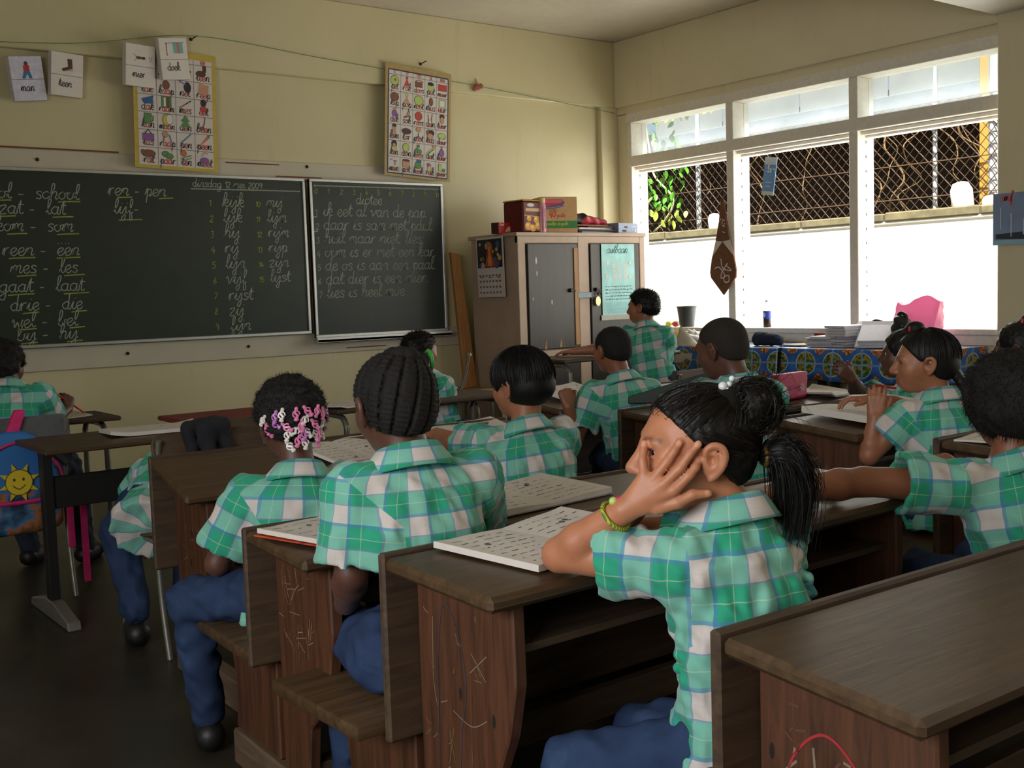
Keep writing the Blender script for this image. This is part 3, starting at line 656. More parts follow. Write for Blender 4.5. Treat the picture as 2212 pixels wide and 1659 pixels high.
# ---------------------------------------------------------------- school desks with attached benches
W_TOP = wood('worn_dark_desktop_wood', (66, 48, 30), (100, 76, 50), .45, 0)
W_SIDE = wood('reddish_side_wood', (64, 37, 22), (114, 70, 44), .55, 2)
W_FRONT = wood('dark_front_wood', (62, 46, 34), (100, 78, 56), .6, 0)
W_PALE = wood('pale_plywood', (158, 120, 70), (190, 150, 96), .55, 0, bump=.1)
W_RED = wood('red_painted_wood', (120, 40, 34), (150, 56, 46), .5, 0, bump=.1)
W_FOOT = wood('scuffed_foot_wood', (84, 66, 50), (128, 104, 82), .7, 1)
M_STEEL = flat('dull_steel_tube', (140, 138, 128), .4, .6, .1); M_BLACKM = flat('black_metal', (30, 29, 28), .5, .2)
def school_desk(label, x, y, h, drop, W, D=.36, bench=True, rz=0.0, seat=.40, group='wooden school desks', inset=.075, over=0.0):
    r = tag(empty('school_desk', (x, y, 0), rz), label, 'desk', group)
    t = .03; sl = drop/D
    m = MB(); m.prism([(-.026, h-t), (-.026, h), (-D, h-drop), (-D, h-drop-t)], 0, W, 'x', .009); m.build('desk_top', W_TOP, r, smooth=.5)
    m = MB(); m.prism([(-.022, .36), (0, .36), (0, h+.006), (-.022, h+.006)], 0, W, 'x', .005); m.build('front_panel', W_FRONT, r)
    zt = h-t-.002
    side = [(-.024, zt-.0), (-D+.035, zt-drop*.9), (-D+.032, h-.20), (-D+.055, h-.30), (-D+.10, h-.40), (-D*.52, .24), (-D*.46, .10), (-.024, .10)]
    for xs in (inset, W-inset-.03):
        m = MB(); m.prism(side, xs, xs+.03, 'x', .004); m.build('side_board', W_SIDE, r)
        m = MB(); y1 = .30 if bench else .01; m.box(xs-.012, xs+.042, -D-.22 if not bench else -D*.75, y1, 0, .098, .006); m.build('foot_runner', W_FOOT, r)
        if bench:
            m = MB(); m.prism([(.005, .10), (.30, .10), (.28, .2), (.32, seat-.034), (.005, seat-.034)], xs, xs+.03, 'x', .004); m.build('bench_support', W_SIDE, r)
    m = MB(); m.box(inset+.03, W-inset-.03, -D+.06, -.03, h-.15, h-.135); m.build('book_shelf', W_FRONT, r)
    m = MB(); m.box(inset+.03, W-inset-.03, -.10, -.07, .30, .37, .004); m.build('rail', W_FRONT, r)
    m = MB(); m.box(inset+.03, W-inset-.03, -.16, -.10, .10, .14, .004); m.build('foot_rail', W_FRONT, r)
    if bench:
        m = MB(); m.box(-over, W, .004, .385, seat-.034, seat, .009, seg=2); m.build('bench_seat', W_TOP, r, smooth=.5)
    return r
def scribble(desk, xl, segs, w=.004):
    "wax and chalk marks on the left side board: (colour, [(y,z)...])"
    for col, pts in segs:
        p = Print(); P = smooth_pts(pts, 6) if len(pts) > 2 else [np.array(q) for q in pts]
        p.line([(-a, b) for a, b in P], w, col); p.build('crayon_mark', frame3((xl-.0006, 0, 0), (0, -1, 0), (0, 0, 1)), desk)
def rscr(n, y0, y1, z0, z1, cols, s=.05):
    out = []
    for _ in range(n):
        y, z = random.uniform(y0, y1), random.uniform(z0, z1); a = random.uniform(0, 6.28); l = random.uniform(.3, 1)*s
        out.append((random.choice(cols), [(y, z), (y+l*math.cos(a), z+l*math.sin(a))]))
    return out
d1 = school_desk('school desk without bench, standing behind the chair with the black jacket', 1.255, 3.68, .74, .085, 1.46, bench=False, rz=-.03)
d2 = school_desk('school desk whose bench seats the girl with hair beads', 1.075, 2.52, .70, .012, 1.42, rz=-.04)
d3 = school_desk('school desk in the middle with blue crayon outline on its side', 1.09, 1.895, .74, .014, 1.38, D=.37, rz=.015, seat=.405, over=.06)
d4 = school_desk('nearest school desk at the bottom right corner with red crayon arcs', 1.235, 1.15, .722, .03, 1.62, D=.37, inset=.085, rz=-.02, seat=.355)
d5 = school_desk('school desk under the pile of open books near the window side', 3.14, 2.60, .77, .03, 1.15)
d7 = school_desk('school desk carrying the pink pencil case', 3.09, 3.36, .755, .02, 1.22)
d9 = school_desk('school desk behind the girl with the long braid', 3.01, 1.88, .77, .02, 1.15)
d10 = school_desk('school desk in front of the boy with raised fist', 3.12, 4.12, .76, .03, 1.1)
WHC = (132, 112, 94); YEC = (112, 98, 66)
scribble(d3, .075, [((62, 64, 88), [(-.075, .10), (-.085, .32), (-.095, .55), (-.12, .655), (-.165, .60), (-.185, .50), (-.165, .40), (-.15, .25), (-.13, .1)]), (WHC, [(-.20, .535), (-.255, .58)]), (WHC, [(-.205, .575), (-.25, .53)]), (WHC, [(-.14, .445), (-.20, .43), (-.25, .455)]), (YEC, [(-.125, .40), (-.14, .34)]), (YEC, [(-.14, .41), (-.12, .33)]), (WHC, [(-.08, .62), (-.075, .5), (-.085, .44)])]+rscr(24, -.25, -.05, .3, .66, [WHC, YEC, (120, 80, 60)], .03), .0022)
scribble(d4, .085, [((170, 44, 50), smooth_pts([(-.06, .42), (-.09, .53), (-.15, .585), (-.21, .545), (-.24, .47)], 3)), ((170, 44, 50), [(-.08, .505), (-.15, .51), (-.21, .475), (-.25, .40)]), ((170, 44, 50), [(-.08, .50), (-.06, .40), (-.055, .36)]), ((170, 44, 50), [(-.17, .49), (-.155, .42), (-.13, .38)]), (WHC, [(-.13, .56), (-.135, .50)]), (WHC, [(-.12, .49), (-.17, .478)]), ((60, 66, 120), [(-.20, .55), (-.215, .42)]), ((60, 66, 120), [(-.235, .56), (-.24, .46)])]+rscr(16, -.25, -.06, .4, .62, [WHC, (90, 60, 44)], .03), .0045)
scribble(d2, .075, rscr(34, -.23, -.06, .42, .64, [WHC, YEC, (170, 120, 90)], .06), .0022)
scribble(d1, .075, rscr(16, -.26, -.06, .3, .62, [WHC, (120, 90, 70)], .04), .003)
scribble(d5, .075, rscr(12, -.26, -.06, .4, .66, [(120, 106, 96)], .07), .003)
M_KNOT = flat('wood_knot_hole', (26, 20, 16), .9)
for d, xl, pts in ((d3, .075, [(-.165, .485), (-.27, .46), (-.09, .14)]), (d4, .085, [(-.05, .53), (-.16, .435)]), (d1, .075, [(-.16, .40), (-.18, .50)])):
    for (yy, zz) in pts:
        m = MB(); m.ball((xl-.0005, yy, zz), .008, .12, .6, 1.7); m.build('knot_hole', M_KNOT, d)

# ---------------------------------------------------------------- metal chairs and tables
def bow(p, k=5): return [tuple(q) for q in smooth_pts(p, k)]
def chair(label, x, y, rz, seat=.42, back=.80, w=.40, d=.38, mat=None, tube=M_STEEL, group='school chairs', backh=.16):
    "tubular chair facing local +y"
    r = tag(empty('school_chair', (x, y, 0), rz), label, 'chair', group); mat = mat or W_FRONT; t = .011
    for s in (-1, 1):
        xs = s*(w/2-.02)
        m = MB(); m.tube(bow([(xs, -d/2-.06, 0), (xs, -d/2-.01, seat*.5), (xs, -d/2, seat-.02), (xs, -d/2-.02, seat+.15), (xs, -d/2-.07, back-.02)]), t, 8); m.build('back_upright', tube, r, smooth=.8)
        m = MB(); m.tube(bow([(xs, -d/2+.01, seat-.03), (xs, d/2-.05, seat-.03), (xs, d/2-.005, seat-.06), (xs, d/2+.01, seat-.14), (xs, d/2+.03, 0)]), t, 8); m.build('front_leg', tube, r, smooth=.8)
    pts = []
    n = 8
    m = MB()
    prof = [(d*(i/n)-d/2, seat+.006-.018*math.sin(math.pi*min(1, i/n*1.15))-(.03*(i/n-.85)/.15 if i/n > .85 else 0)) for i in range(n+1)]
    m.prism(prof+[(a, b-.012) for a, b in prof[::-1]], -w/2, w/2, 'x', .003); m.build('seat', mat, r, smooth=.6)
    M_ = Matrix.Translation((0, -d/2-.058, back-backh/2)) @ Matrix.Rotation(-.16, 4, 'X')
    rr = .035; out = []
    for cx, cz, a0 in ((w/2-rr, backh/2-rr, 0), (-w/2+rr, backh/2-rr, 90), (-w/2+rr, -backh/2+rr, 180), (w/2-rr, -backh/2+rr, 270)):
        for k in range(5): a = math.radians(a0+k*22.5); out.append((cx+rr*math.cos(a), cz+rr*math.sin(a)))
    m = MB(); m.prism(out, -.007, .007, 'y', .003, M_); m.build('backrest', mat, r)
    for s in (-1, 1):
        m = MB(); m.lathe([(.008, 0), (.008, .004)], 8, M=M_ @ Matrix.Translation((s*(w/2-.07), -.007, 0)) @ Matrix.Rotation(R90, 4, 'X')); m.build('rivet', M_ALU, r)
    return r
def table(label, x0, x1, y0, y1, h, top, style, tube=M_STEEL, group=None, rz=0):
    cx, cy = (x0+x1)/2, (y0+y1)/2; r = tag(empty('school_table', (cx, cy, 0), rz), label, 'table', group); a, b = (x1-x0)/2, (y1-y0)/2
    m = MB(); m.box(-a, a, -b, b, h-.022, h, .006); m.build('table_top', top, r)
    if style == 'tube':
        for s in (-1, 1):
            for q in (-1, 1):
                xs = s*(a-.07); m = MB(); m.tube(bow([(xs, q*(b-.18), h-.04), (xs, q*(b-.09), h-.045), (xs, q*(b-.05), h-.08), (xs, q*(b-.04), h-.16), (xs, q*(b-.03), .0)]), .015, 8); m.build('leg', tube, r, smooth=.8)
            m = MB(); m.tube([(s*(a-.07), -b+.17, h-.04), (s*(a-.07), b-.17, h-.04)], .013, 8); m.build('top_bar', tube, r, smooth=.8)
    else:
        for s in (-1, 1):
            xs = s*(a-.06)
            m = MB(); m.box(xs-.02, xs+.02, -.03, .03, .05, h-.02, .004); m.build('leg', tube, r)
            m = MB(); m.prism([(-b*1.1, 0), (b*1.1, 0), (b*1.05, .035), (.06, .075), (-.06, .075), (-b*1.05, .035)], xs-.025, xs+.025, 'x', .005); m.build('foot', M_STEEL, r)
        m = MB(); m.box(-a+.05, a-.05, -.012, .012, h-.27, h-.14, .003); m.build('rail', tube, r)
    return r
table('brown-topped metal table with dark T-shaped legs at the left', 1.12, 2.30, 4.42, 4.92, .712, W_TOP, 'T', M_BLACKM)
table('small metal table under the writing child at the left edge', .62, 1.80, 5.62, 6.05, .70, W_FRONT, 'tube')
table('red-topped low table below the chalkboard', 1.92, 2.56, 5.05, 5.45, .70, W_RED, 'tube')
table('tube-legged table with white papers left of the tall plank', 2.62, 3.75, 4.88, 5.28, .70, W_FRONT, 'tube')
table('low plywood table against the cabinet side', 4.05, 4.95, 5.75, 6.2, .60, W_PALE, 'tube')
table('high tube-legged desk under the hand of the standing boy', 4.30, 5.3, 5.12, 5.5, .84, W_TOP, 'tube')
chair('dark wooden chair with black jacket on its back, in front of the first desk', 1.535, 4.05, .0, .44, .80, .44, .38, W_FRONT)
chair('grey-backed chair carrying the backpack at the left edge', 1.16, 5.18, 0, .44, .80, .40, .36, flat('grey_fabric', (88, 90, 92), .9), backh=.22)
chair('tube chair under the boy by the plank', 3.45, 5.60, -.9, .42, .76, .38, .36, W_FRONT)
chair('chair of the standing boy near the cabinet', 4.72, 4.70, .1, .42, .78, .38, .36, W_FRONT)
# jacket on the chair back
s = SDF((1.40, 3.70, .60), (1.62, 3.90, .86), .006)
for p, q, r0, r1 in (((1.44, 3.80, .81), (1.58, 3.80, .815), .022, .026), ((1.45, 3.765, .66), (1.58, 3.765, .66), .018, .02), ((1.44, 3.79, .80), (1.45, 3.765, .66), .02, .02), ((1.57, 3.79, .81), (1.58, 3.765, .66), .02, .02), ((1.51, 3.79, .81), (1.51, 3.765, .65), .03, .026)): s.cone(p, q, r0, r1, .03)
s.waves(.004, .05, 5, 3); o, _, _ = sdf_obj(s, 'jacket', flat('black_cloth', (26, 28, 34), .9), None, (1.5, 3.8, .62)); o.location = (1.5, 3.8, .62); tag(o, 'black jacket folded over the dark wooden chair back', 'jacket')

# ---------------------------------------------------------------- backpack
bp = tag(empty('backpack', (1.12, 4.93, .30)), 'blue child backpack with a smiling yellow sun, hung on the grey chair', 'backpack')
s = SDF((.85, 4.85, .28), (1.36, 5.08, .78), .007)
s.fn(lambda X, Y, Z: (np.abs((X-1.11)/np.interp(Z, [.3, .5, .66, .76], [.20, .20, .165, .07]))**3+np.abs((Y-4.96)/.075)**3)**(1/3)*.09-.09, (.86, 4.85, .30), (1.36, 5.07, .76), .02)
s.half((1.1, 4.96, .745), (0, 0, 1), .05); s.half((1.1, 4.96, .31), (0, 0, -1), .04)
def _bag():
    t = NT('backpack_cloth'); c = t.coord('Generated'); sx = t.new('ShaderNodeSeparateXYZ'); t.l(c, sx.inputs[0])
    n = t.noise(t.coord(), 9, 3); pic = t.ramp(n, [(.35, lin(30, 44, 70)), (.47, lin(60, 110, 150)), (.52, lin(170, 96, 44)), (.62, lin(90, 70, 40))])
    f = t.math('LESS_THAN', sx.outputs[2], .42); return t.base(t.mix(f, lin(50, 112, 178), pic), .75)
o, _, _ = sdf_obj(s, 'bag_body', _bag(), bp, (1.12, 4.93, .30))
p = Print()
for k in range(8):
    a = k*math.pi/4+.3; p.poly([(math.cos(a-.25)*.05, math.sin(a-.25)*.05), (math.cos(a)*.085, math.sin(a)*.085), (math.cos(a+.25)*.05, math.sin(a+.25)*.05)], (214, 186, 40))
p.ell(0, 0, .056, .056, (90, 70, 30)); p.ell(0, 0, .052, .052, (220, 192, 44)); p.line(smooth_pts([(-.025, -.012), (0, -.028), (.025, -.012)], 5), .005, (110, 80, 30)); p.ell(-.018, .012, .005, .007, (60, 50, 30)); p.ell(.018, .012, .005, .007, (60, 50, 30))
p.build('sun_emblem', frame3((.005, -.054, .235), (1, 0, 0), (0, 0, 1)), bp)
M_PINK = flat('hot_pink_webbing', (214, 40, 112), .7)
m = MB(); m.tube(bow([(-.19, -.045, .155), (0, -.052, .15), (.19, -.045, .155)]), .009, 6); m.build('pocket_piping', M_PINK, bp)
m = MB(); m.tube(bow([(-.185, -.04, .16), (-.16, -.05, .30), (0, -.052, .40), (.16, -.05, .30), (.185, -.04, .16)], 6), .006, 6); m.build('pocket_piping', M_PINK, bp)
m = MB(); m.prism([(-.02, .44), (.03, .44), (.06, .53), (.02, .53)], -.01, .03, 'y', .003); m.build('top_strap', M_PINK, bp)
for xs in (.20, .255):
    m = MB(); m.box(xs, xs+.028, -.01, .0, -.24+.16*(xs < .21), .20, .002); m.build('shoulder_strap', M_PINK, bp)

# ---------------------------------------------------------------- notebooks and papers
M_PAGE = flat('notebook_paper', (216, 208, 198), .8, var=.03)
def notebook(label, x, y, z, rz, w=.40, d=.29, th=.010, pitch=0.0, cover=None, seed=0, lines=9, spread=True, curl=.012, cat='notebook', marks=True):
    r = tag(empty('open_notebook' if spread else 'paper_stack', (x, y, z), rz), label, cat); r.rotation_euler = (pitch, 0, rz); rg = random.Random(seed); n = 20
    def zf(u, v):
        if spread: q = abs(u)/(w/2); return th*(.45+.55*math.sin(min(1, q*1.25)*math.pi*.5))+curl*max(0, q-.72)**1.5*2*(1+v/d)
        return th+curl*max(0, abs(u)/(w/2)-.6)**1.4*(1.2+2*v/d*(1 if u > 0 else -1))
    V = []; F = []
    us = np.linspace(-w/2, w/2, n+1); vs_ = np.linspace(-d/2, d/2, 5)
    for u in us:
        for v in vs_: V.append((u, v, zf(u, v)))
    b = len(V)
    for u in us:
        for v in vs_: V.append((u, v, max(0, zf(u, v)-th*.95)))
    for i in range(n):
        for j in range(4):
            a = i*5+j; F.append((a, a+5, a+6, a+1)); a += b; F.append((a+1, a+6, a+5, a))
    for i in range(n):
        for j in (0, 4): a = i*5+j; q = (a, a+b, a+b+5, a+5); F.append(q if j else q[::-1])
    for i in (0, n):
        for j in range(4): a = i*5+j; q = (a, a+1, a+1+b, a+b); F.append(q if i else q[::-1])
    me = bpy.data.meshes.new('pages'); me.from_pydata(V, [], F); mobj('pages', me, M_PAGE, r)
    if cover:
        m = MB(); m.box(-w/2-.006, w/2+.006, -d/2-.006, d/2+.006, -.001, .0012); m.build('cover', cover, r)
    if marks:
        p = Print()
        for side in ((-1, 1) if spread else (0,)):
            c = side*w/4; hw = (w/4 if spread else w/2)*.8
            for i in range(lines):
                v = d/2-.03-(d-.06)*i/max(1, lines-1); u = c-hw
                while u < c+hw*rg.uniform(.3, 1):
                    l = rg.uniform(.006, .03); p.line([(u, v+rg.uniform(-.002, .002)), (u+l, v+rg.uniform(-.002, .002))], rg.choice((.0016, .0028)), rg.choice(((90, 88, 92), (120, 118, 124), (60, 58, 60)))); u += l+rg.uniform(.006, .02)
            for i in range(2): p.ell(c+rg.uniform(-hw, hw)*.8, rg.uniform(-d, d)*.35, .007, .007, (90, 88, 90)); 
        for i, q in enumerate(p.v): p.v[i] = (q[0], q[1], zf(q[0], q[1])+.0004+q[2]*.2)
        p.build('page_writing', Matrix.Identity(4), r)
    return r
M_COVER = flat('red_yellow_book_cover', (190, 70, 40), .5, var=.6, scale=40)
notebook('open notebook on the desk behind the girl with hair beads, red cover edge', 1.30, 2.345, .702, .35, .40, .27, .012, .03, M_COVER, 1, 6)
notebook('open notebook under the elbow of the girl with the ponytail', 1.43, 1.765, .736, .22, .42, .27, .014, .035, None, 2, 9)
notebook('open workbook with drawn circles, right of the child with cornrows', 1.80, 2.355, .700, .10, .44, .28, .016, .03, flat('grey_card', (150, 146, 140), .7), 3, 8)
notebook('open notebook beside the bead-haired girl on the first desk', 1.93, 3.50, .705, .25, .34, .24, .012, .2, None, 4, 7)
notebook('white sheets under the hand of the boy with thick straight hair', 2.45, 3.50, .708, .05, .44, .30, .008, .2, None, 5, 5, False)
notebook('white paper sheets on the T-legged table', 1.63, 4.68, .714, -.1, .40, .24, .016, 0, None, 6, 4, False, .02)
notebook('paper under the hand of the writing child', 1.55, 5.80, .702, .3, .24, .2, .006, 0, None, 7, 3, False, .03)
notebook('papers hanging over the edge of the tube-legged table', 2.74, 5.06, .702, .4, .30, .24, .008, 0, None, 8, 3, False, .02)
notebook('pile of open books in front of the girl with the long braid', 3.55, 2.44, .768, .12, .56, .30, .026, .08, None, 9, 8)
notebook('crumpled white sheets beside the pink pencil case', 4.17, 3.16, .75, .2, .26, .22, .008, .05, None, 10, 3, False, .03)
notebook('white book propped in front of the boy with raised fist', 3.40, 4.0, .765, .3, .34, .22, .012, .25, None, 11, 5)
notebook('notebook at the right end of the middle desk', 2.33, 1.76, .734, .1, .24, .2, .008, .04, None, 12, 3, False, .015)
notebook('sheets on the desk behind the long-braid girl', 3.18, 1.75, .762, .2, .26, .2, .006, .05, None, 13, 4, False, .02)
# ---------------------------------------------------------------- cabinet
M_CAB = flat('pinkish_beige_paint', (180, 156, 136), .55, var=.08, scale=5); M_DOOR = wood('dark_grey_brown_panel', (50, 44, 38), (64, 56, 49), .45, 2, 3, .05)
M_RAWW = wood('raw_wood_edge', (176, 128, 84), (206, 160, 112), .7, 2)
CX0, CX1, CY0, CY1, CH = 5.30, 6.66, 6.85, 7.48, 1.722
cab = tag(empty('cabinet', ((CX0+CX1)/2, CY0, 0)), 'large pinkish beige cabinet with two dark doors under the stacked boxes', 'cabinet')
cc = (CX0+CX1)/2
def cpart(name, x0, x1, y0, y1, z0, z1, mat, bev=.004, par=None):
    m = MB(); m.box(x0-cc, x1-cc, y0-CY0, y1-CY0, z0, z1, bev); return m.build(name, mat, par or cab)
cpart('body', CX0+.01, CX1-.01, CY0+.02, CY1, .02, CH-.02, M_CAB); cpart('top_board', CX0-.015, CX1+.015, CY0-.012, CY1+.01, CH-.03, CH, M_CAB)
for x0, x1 in ((CX0, CX0+.075), (5.915, 6.03), (CX1-.06, CX1)): cpart('stile', x0, x1, CY0-.006, CY0+.03, .02, CH-.03, M_CAB)
cpart('rail', CX0, CX1, CY0-.004, CY0+.03, CH-.085, CH-.03, M_CAB); cpart('rail', CX0, CX1, CY0-.004, CY0+.03, .02, .12, M_CAB); cpart('rail', CX0, CX1, CY0-.006, CY0+.03, .74, .79, M_CAB)
for x0, x1 in ((5.39, 5.90), (6.04, 6.585)):
    d = cpart('door', x0, x1, CY0-.016, CY0+.01, .80, CH-.09, M_DOOR); cpart('lower_door', x0, x1, CY0-.014, CY0+.01, .13, .735, M_DOOR)
    if x0 < 5.5:
        m = MB(); m.box(5.855-cc, 5.90-cc, -.024, -.016, .82, 1.60, .002); m.build('raw_edge_strip', M_RAWW, d)
        for a, b, c_ in ((5.47, 1.50, .03), (5.475, 1.40, .02), (5.62, 1.17, .02), (5.43, 1.2, .015)):
            m = MB(); m.ball((a-cc, -.0165, b), c_, .35, .05, 1); m.build('paint_chip', flat('chip_white', (200, 190, 176), .8), d)
        for a, b in ((5.545, .83), (5.70, .84)):
            m = MB(); m.prism([(a-cc-.012, b-.03), (a-cc+.012, b-.03), (a-cc+.004, b+.05)], -.0175, -.0165, 'y'); m.build('bare_wood_chip', M_RAWW, d)
for a in ((5.80, 5.865), (6.075, 6.14)):
    m = MB(); m.box(a[0]-cc, a[0]+.02-cc, -.04, -.016, 1.245, 1.275, .003); m.box(a[0]-cc, a[1]-cc, -.03, -.02, 1.248, 1.262, .002); m.build('door_catch', M_NAIL, cab)
m = MB(); m.box(5.885-cc, 6.035-cc, -.026, -.014, 1.195, 1.24, .002); m.build('hasp', flat('blue_grey_steel', (108, 118, 124), .5, .4), cab)
m = MB(); m.tube(bow([(6.09-cc, -.03, 1.215), (6.10-cc, -.04, 1.235), (6.125-cc, -.04, 1.235), (6.13-cc, -.03, 1.215)], 4), .006, 6); m.build('staple', M_NAIL, cab)
m = MB(); m.lathe([(.005, -.006), (.026, -.006), (.028, 0), (.026, .006), (.005, .006)], 16, M=Matrix.Translation((6.09-cc, -.035, 1.165)) @ Matrix.Rotation(R90, 4, 'X') @ Matrix.Diagonal((1, 1.5, 1, 1))); pl = m.build('padlock', flat('brass_lock', (190, 170, 120), .35, .7), cab, smooth=.6)
# teal poster and calendar
po = tag(empty('prayer_poster', (6.335, CY0-.022, 1.035)), 'pale teal poster with cursive title taped on the right cabinet door', 'poster')
m = MB(); m.box(-.185, .185, -.003, 0, 0, .595); m.build('poster_sheet', flat('teal_poster_paper', (150, 206, 204), .5, var=.18, scale=7), po)
p = Print(); p.text('autbaan', -.13, .52, .036, .006, (60, 110, 110), .35); p.rect(-.185, 0, .185, .012, (60, 160, 176))
for j in range(6):
    for i in range(3): p.rect(-.07+i*.065, .42-j*.025, -.03+i*.065, .435-j*.025, (206, 196, 190))
rg = random.Random(3)
for j in range(5):
    u = -.15
    while u < .14: l = rg.uniform(.01, .035); p.line([(u, .245-j*.026+rg.uniform(-.004, .004)), (u+l, .245-j*.026)], rg.uniform(.004, .009), (60, 100, 100)); u += l+.008
for j in range(9): p.line([(-.14, .11-j*.010), (.13, .11-j*.010)], .003, (120, 176, 184))
for q in ((-.12, .44), (.13, .44), (-.13, .33), (.13, .32)): p.ell(q[0], q[1], .012, .016, (222, 214, 190))
p.build('poster_print', frame3((0, -.0032, 0), (1, 0, 0), (0, 0, 1)), po)
m = MB(); m.box(-.2, .19, -.0045, -.003, -.03, .012); m.build('clear_tape', flat('yellowed_tape', (150, 146, 130), .3), po)
ca = tag(empty('calendar', (CX0-.018, 7.17, 1.225)), 'calendar with a bright picture hanging on the cabinet side', 'calendar'); ca.rotation_euler = (0, -.02, -.04)
m = MB(); m.box(-.006, 0, -.19, .19, 0, .475, .001); m.build('calendar_sheet', flat('calendar_paper', (214, 206, 204), .5, var=.05), ca)
p = Print(); p.rect(-.175, .235, .175, .46, (46, 44, 54))
for q in range(26): p.ell(rg.uniform(-.15, .15), rg.uniform(.25, .44), rg.uniform(.012, .03), rg.uniform(.012, .03), rg.choice([(70, 90, 130), (150, 60, 44), (200, 170, 70), (90, 110, 80), (190, 180, 176)]), 8)
p.ell(0, .39, .04, .05, (180, 110, 60)); p.poly([(-.07, .24), (.07, .24), (.035, .38), (-.035, .38)], (160, 56, 36)); p.poly([(-.03, .25), (.03, .25), (.01, .4), (-.01, .4)], (214, 150, 90)); p.line([(-.06, .245), (0, .36), (.06, .245)], .012, (206, 120, 50))
for j in range(4):
    for i in range(7): p.rect(-.16+i*.046, .03+j*.045, -.135+i*.046, .045+j*.045, (120, 116, 120) if i < 6 else (170, 80, 70))
for i in range(3): p.rect(-.15+i*.12, .155, -.10+i*.12, .162, (170, 60, 60))
p.build('calendar_print', frame3((-.0066, 0, 0), (0, -1, 0), (0, 0, 1)), ca)
# things on top of the cabinet
TZ = CH+.001
def thing(name, label, cat, loc, rz=0, group='things on the cabinet'): return tag(empty(name, loc, rz), label, cat, group)
r = thing('biscuit_box', 'small red carton at the left end of the cabinet top', 'box', (5.17+.19, 7.08, TZ), .15)
m = MB(); m.box(-.11, .11, -.04, .04, 0, .085, .002); m.build('carton', flat('red_carton', (196, 44, 44), .5, var=.15), r)
p = Print(); p.poly([(-.04, .012), (.06, .02), (.05, .06), (-.01, .05)], (230, 200, 170)); p.rect(.06, 0, .108, .085, (150, 60, 30)); p.text('koek', -.09, .06, .012, .003, (240, 220, 210)); p.build('carton_print', frame3((0, -.0405, 0), (1, 0, 0), (0, 0, 1)), r)
p = Print(); p.rect(-.04, 0, .04, .085, (70, 40, 36)); p.build('carton_end', frame3((-.1105, 0, 0), (0, -1, 0), (0, 0, 1)), r)
r = thing('biscuit_tin', 'dark red tin with yellow fruit print on the cabinet', 'tin', (5.505, 7.02, TZ), .1)
m = MB(); m.box(-.115, .115, -.115, .115, 0, .245, .012); m.build('tin_body', flat('maroon_tin', (96, 24, 24), .6, 0, .1), r)
m = MB(); m.box(-.118, .118, -.118, .118, .245, .258, .006); m.build('tin_lid', flat('gold_lid', (190, 158, 70), .3, .5), r)
p = Print()
for q in ((-.06, .05, .035), (-.01, .035, .032), (.05, .055, .036), (.03, .10, .03), (-.05, .11, .026), (.08, .03, .025)): p.ell(q[0], q[1], q[2], q[2]*.9, (206, 146, 40)); p.ell(q[0]-.008, q[1]+.01, q[2]*.5, q[2]*.4, (230, 186, 80))
p.rect(-.085, .165, .075, .19, (196, 160, 120)); p.ell(-.03, .215, .04, .014, (190, 190, 200)); p.line([(-.1, .135), (.1, .12)], .006, (210, 160, 60)); p.build('tin_print', frame3((0, -.1155, 0), (1, 0, 0), (0, 0, 1)), r)
r = thing('spray_can', 'pink and white spray can between the tin and the carton', 'can', (5.615, 6.93, TZ))
m = MB(); m.lathe([(.036, 0), (.038, .01), (.038, .215), (.03, .235)], 20); m.build('can_body', flat('pink_can', (206, 150, 166), .35, .1), r, smooth=.6)
m = MB(); m.lathe([(.033, .235), (.035, .24), (.034, .272), (.02, .276)], 20); m.build('can_cap', flat('gold_cap', (200, 176, 110), .4), r, smooth=.6)
p = Print(); p.rect(-.016, .02, -.006, .2, (170, 70, 110)); p.rect(.004, .03, .012, .19, (170, 90, 130)); p.build('can_print', frame3((0, -.0385, 0), (1, 0, 0), (0, 0, 1)), r)
r = thing('cardboard_box', 'tan cardboard box with green band and the number 40', 'box', (5.80, 6.985, TZ), -.32)
m = MB(); m.box(-.155, .155, -.10, .10, 0, .285, .002); m.build('carton', flat('tan_cardboard', (188, 150, 104), .8, var=.08), r)
p = Print(); p.rect(-.155, .035, .155, .095, (44, 120, 52)); p.text('noodles 40 packs', -.11, .06, .014, .003, (190, 176, 60)); p.text('40', -.09, .125, .034, .007, (196, 60, 40)); p.text('packs', -.02, .125, .016, .004, (196, 80, 60)); p.rect(-.14, .215, .03, .265, (190, 44, 60)); p.rect(-.13, .235, .02, .262, (200, 90, 110)); p.line(smooth_pts([(-.14, .205), (-.05, .21), (.03, .23), (.04, .25)], 5), .014, (60, 80, 130)); p.line(smooth_pts([(-.13, .19), (-.04, .195), (.04, .215)], 5), .008, (70, 90, 140)); p.text('goreng', -.09, .175, .013, .003, (196, 110, 70))
p.build('carton_print', frame3((0, -.1005, 0), (1, 0, 0), (0, 0, 1)), r)
p = Print(); p.rect(-.10, .035, .10, .095, (40, 104, 48)); p.build('carton_end', frame3((-.1555, 0, 0), (0, -1, 0), (0, 0, 1)), r)
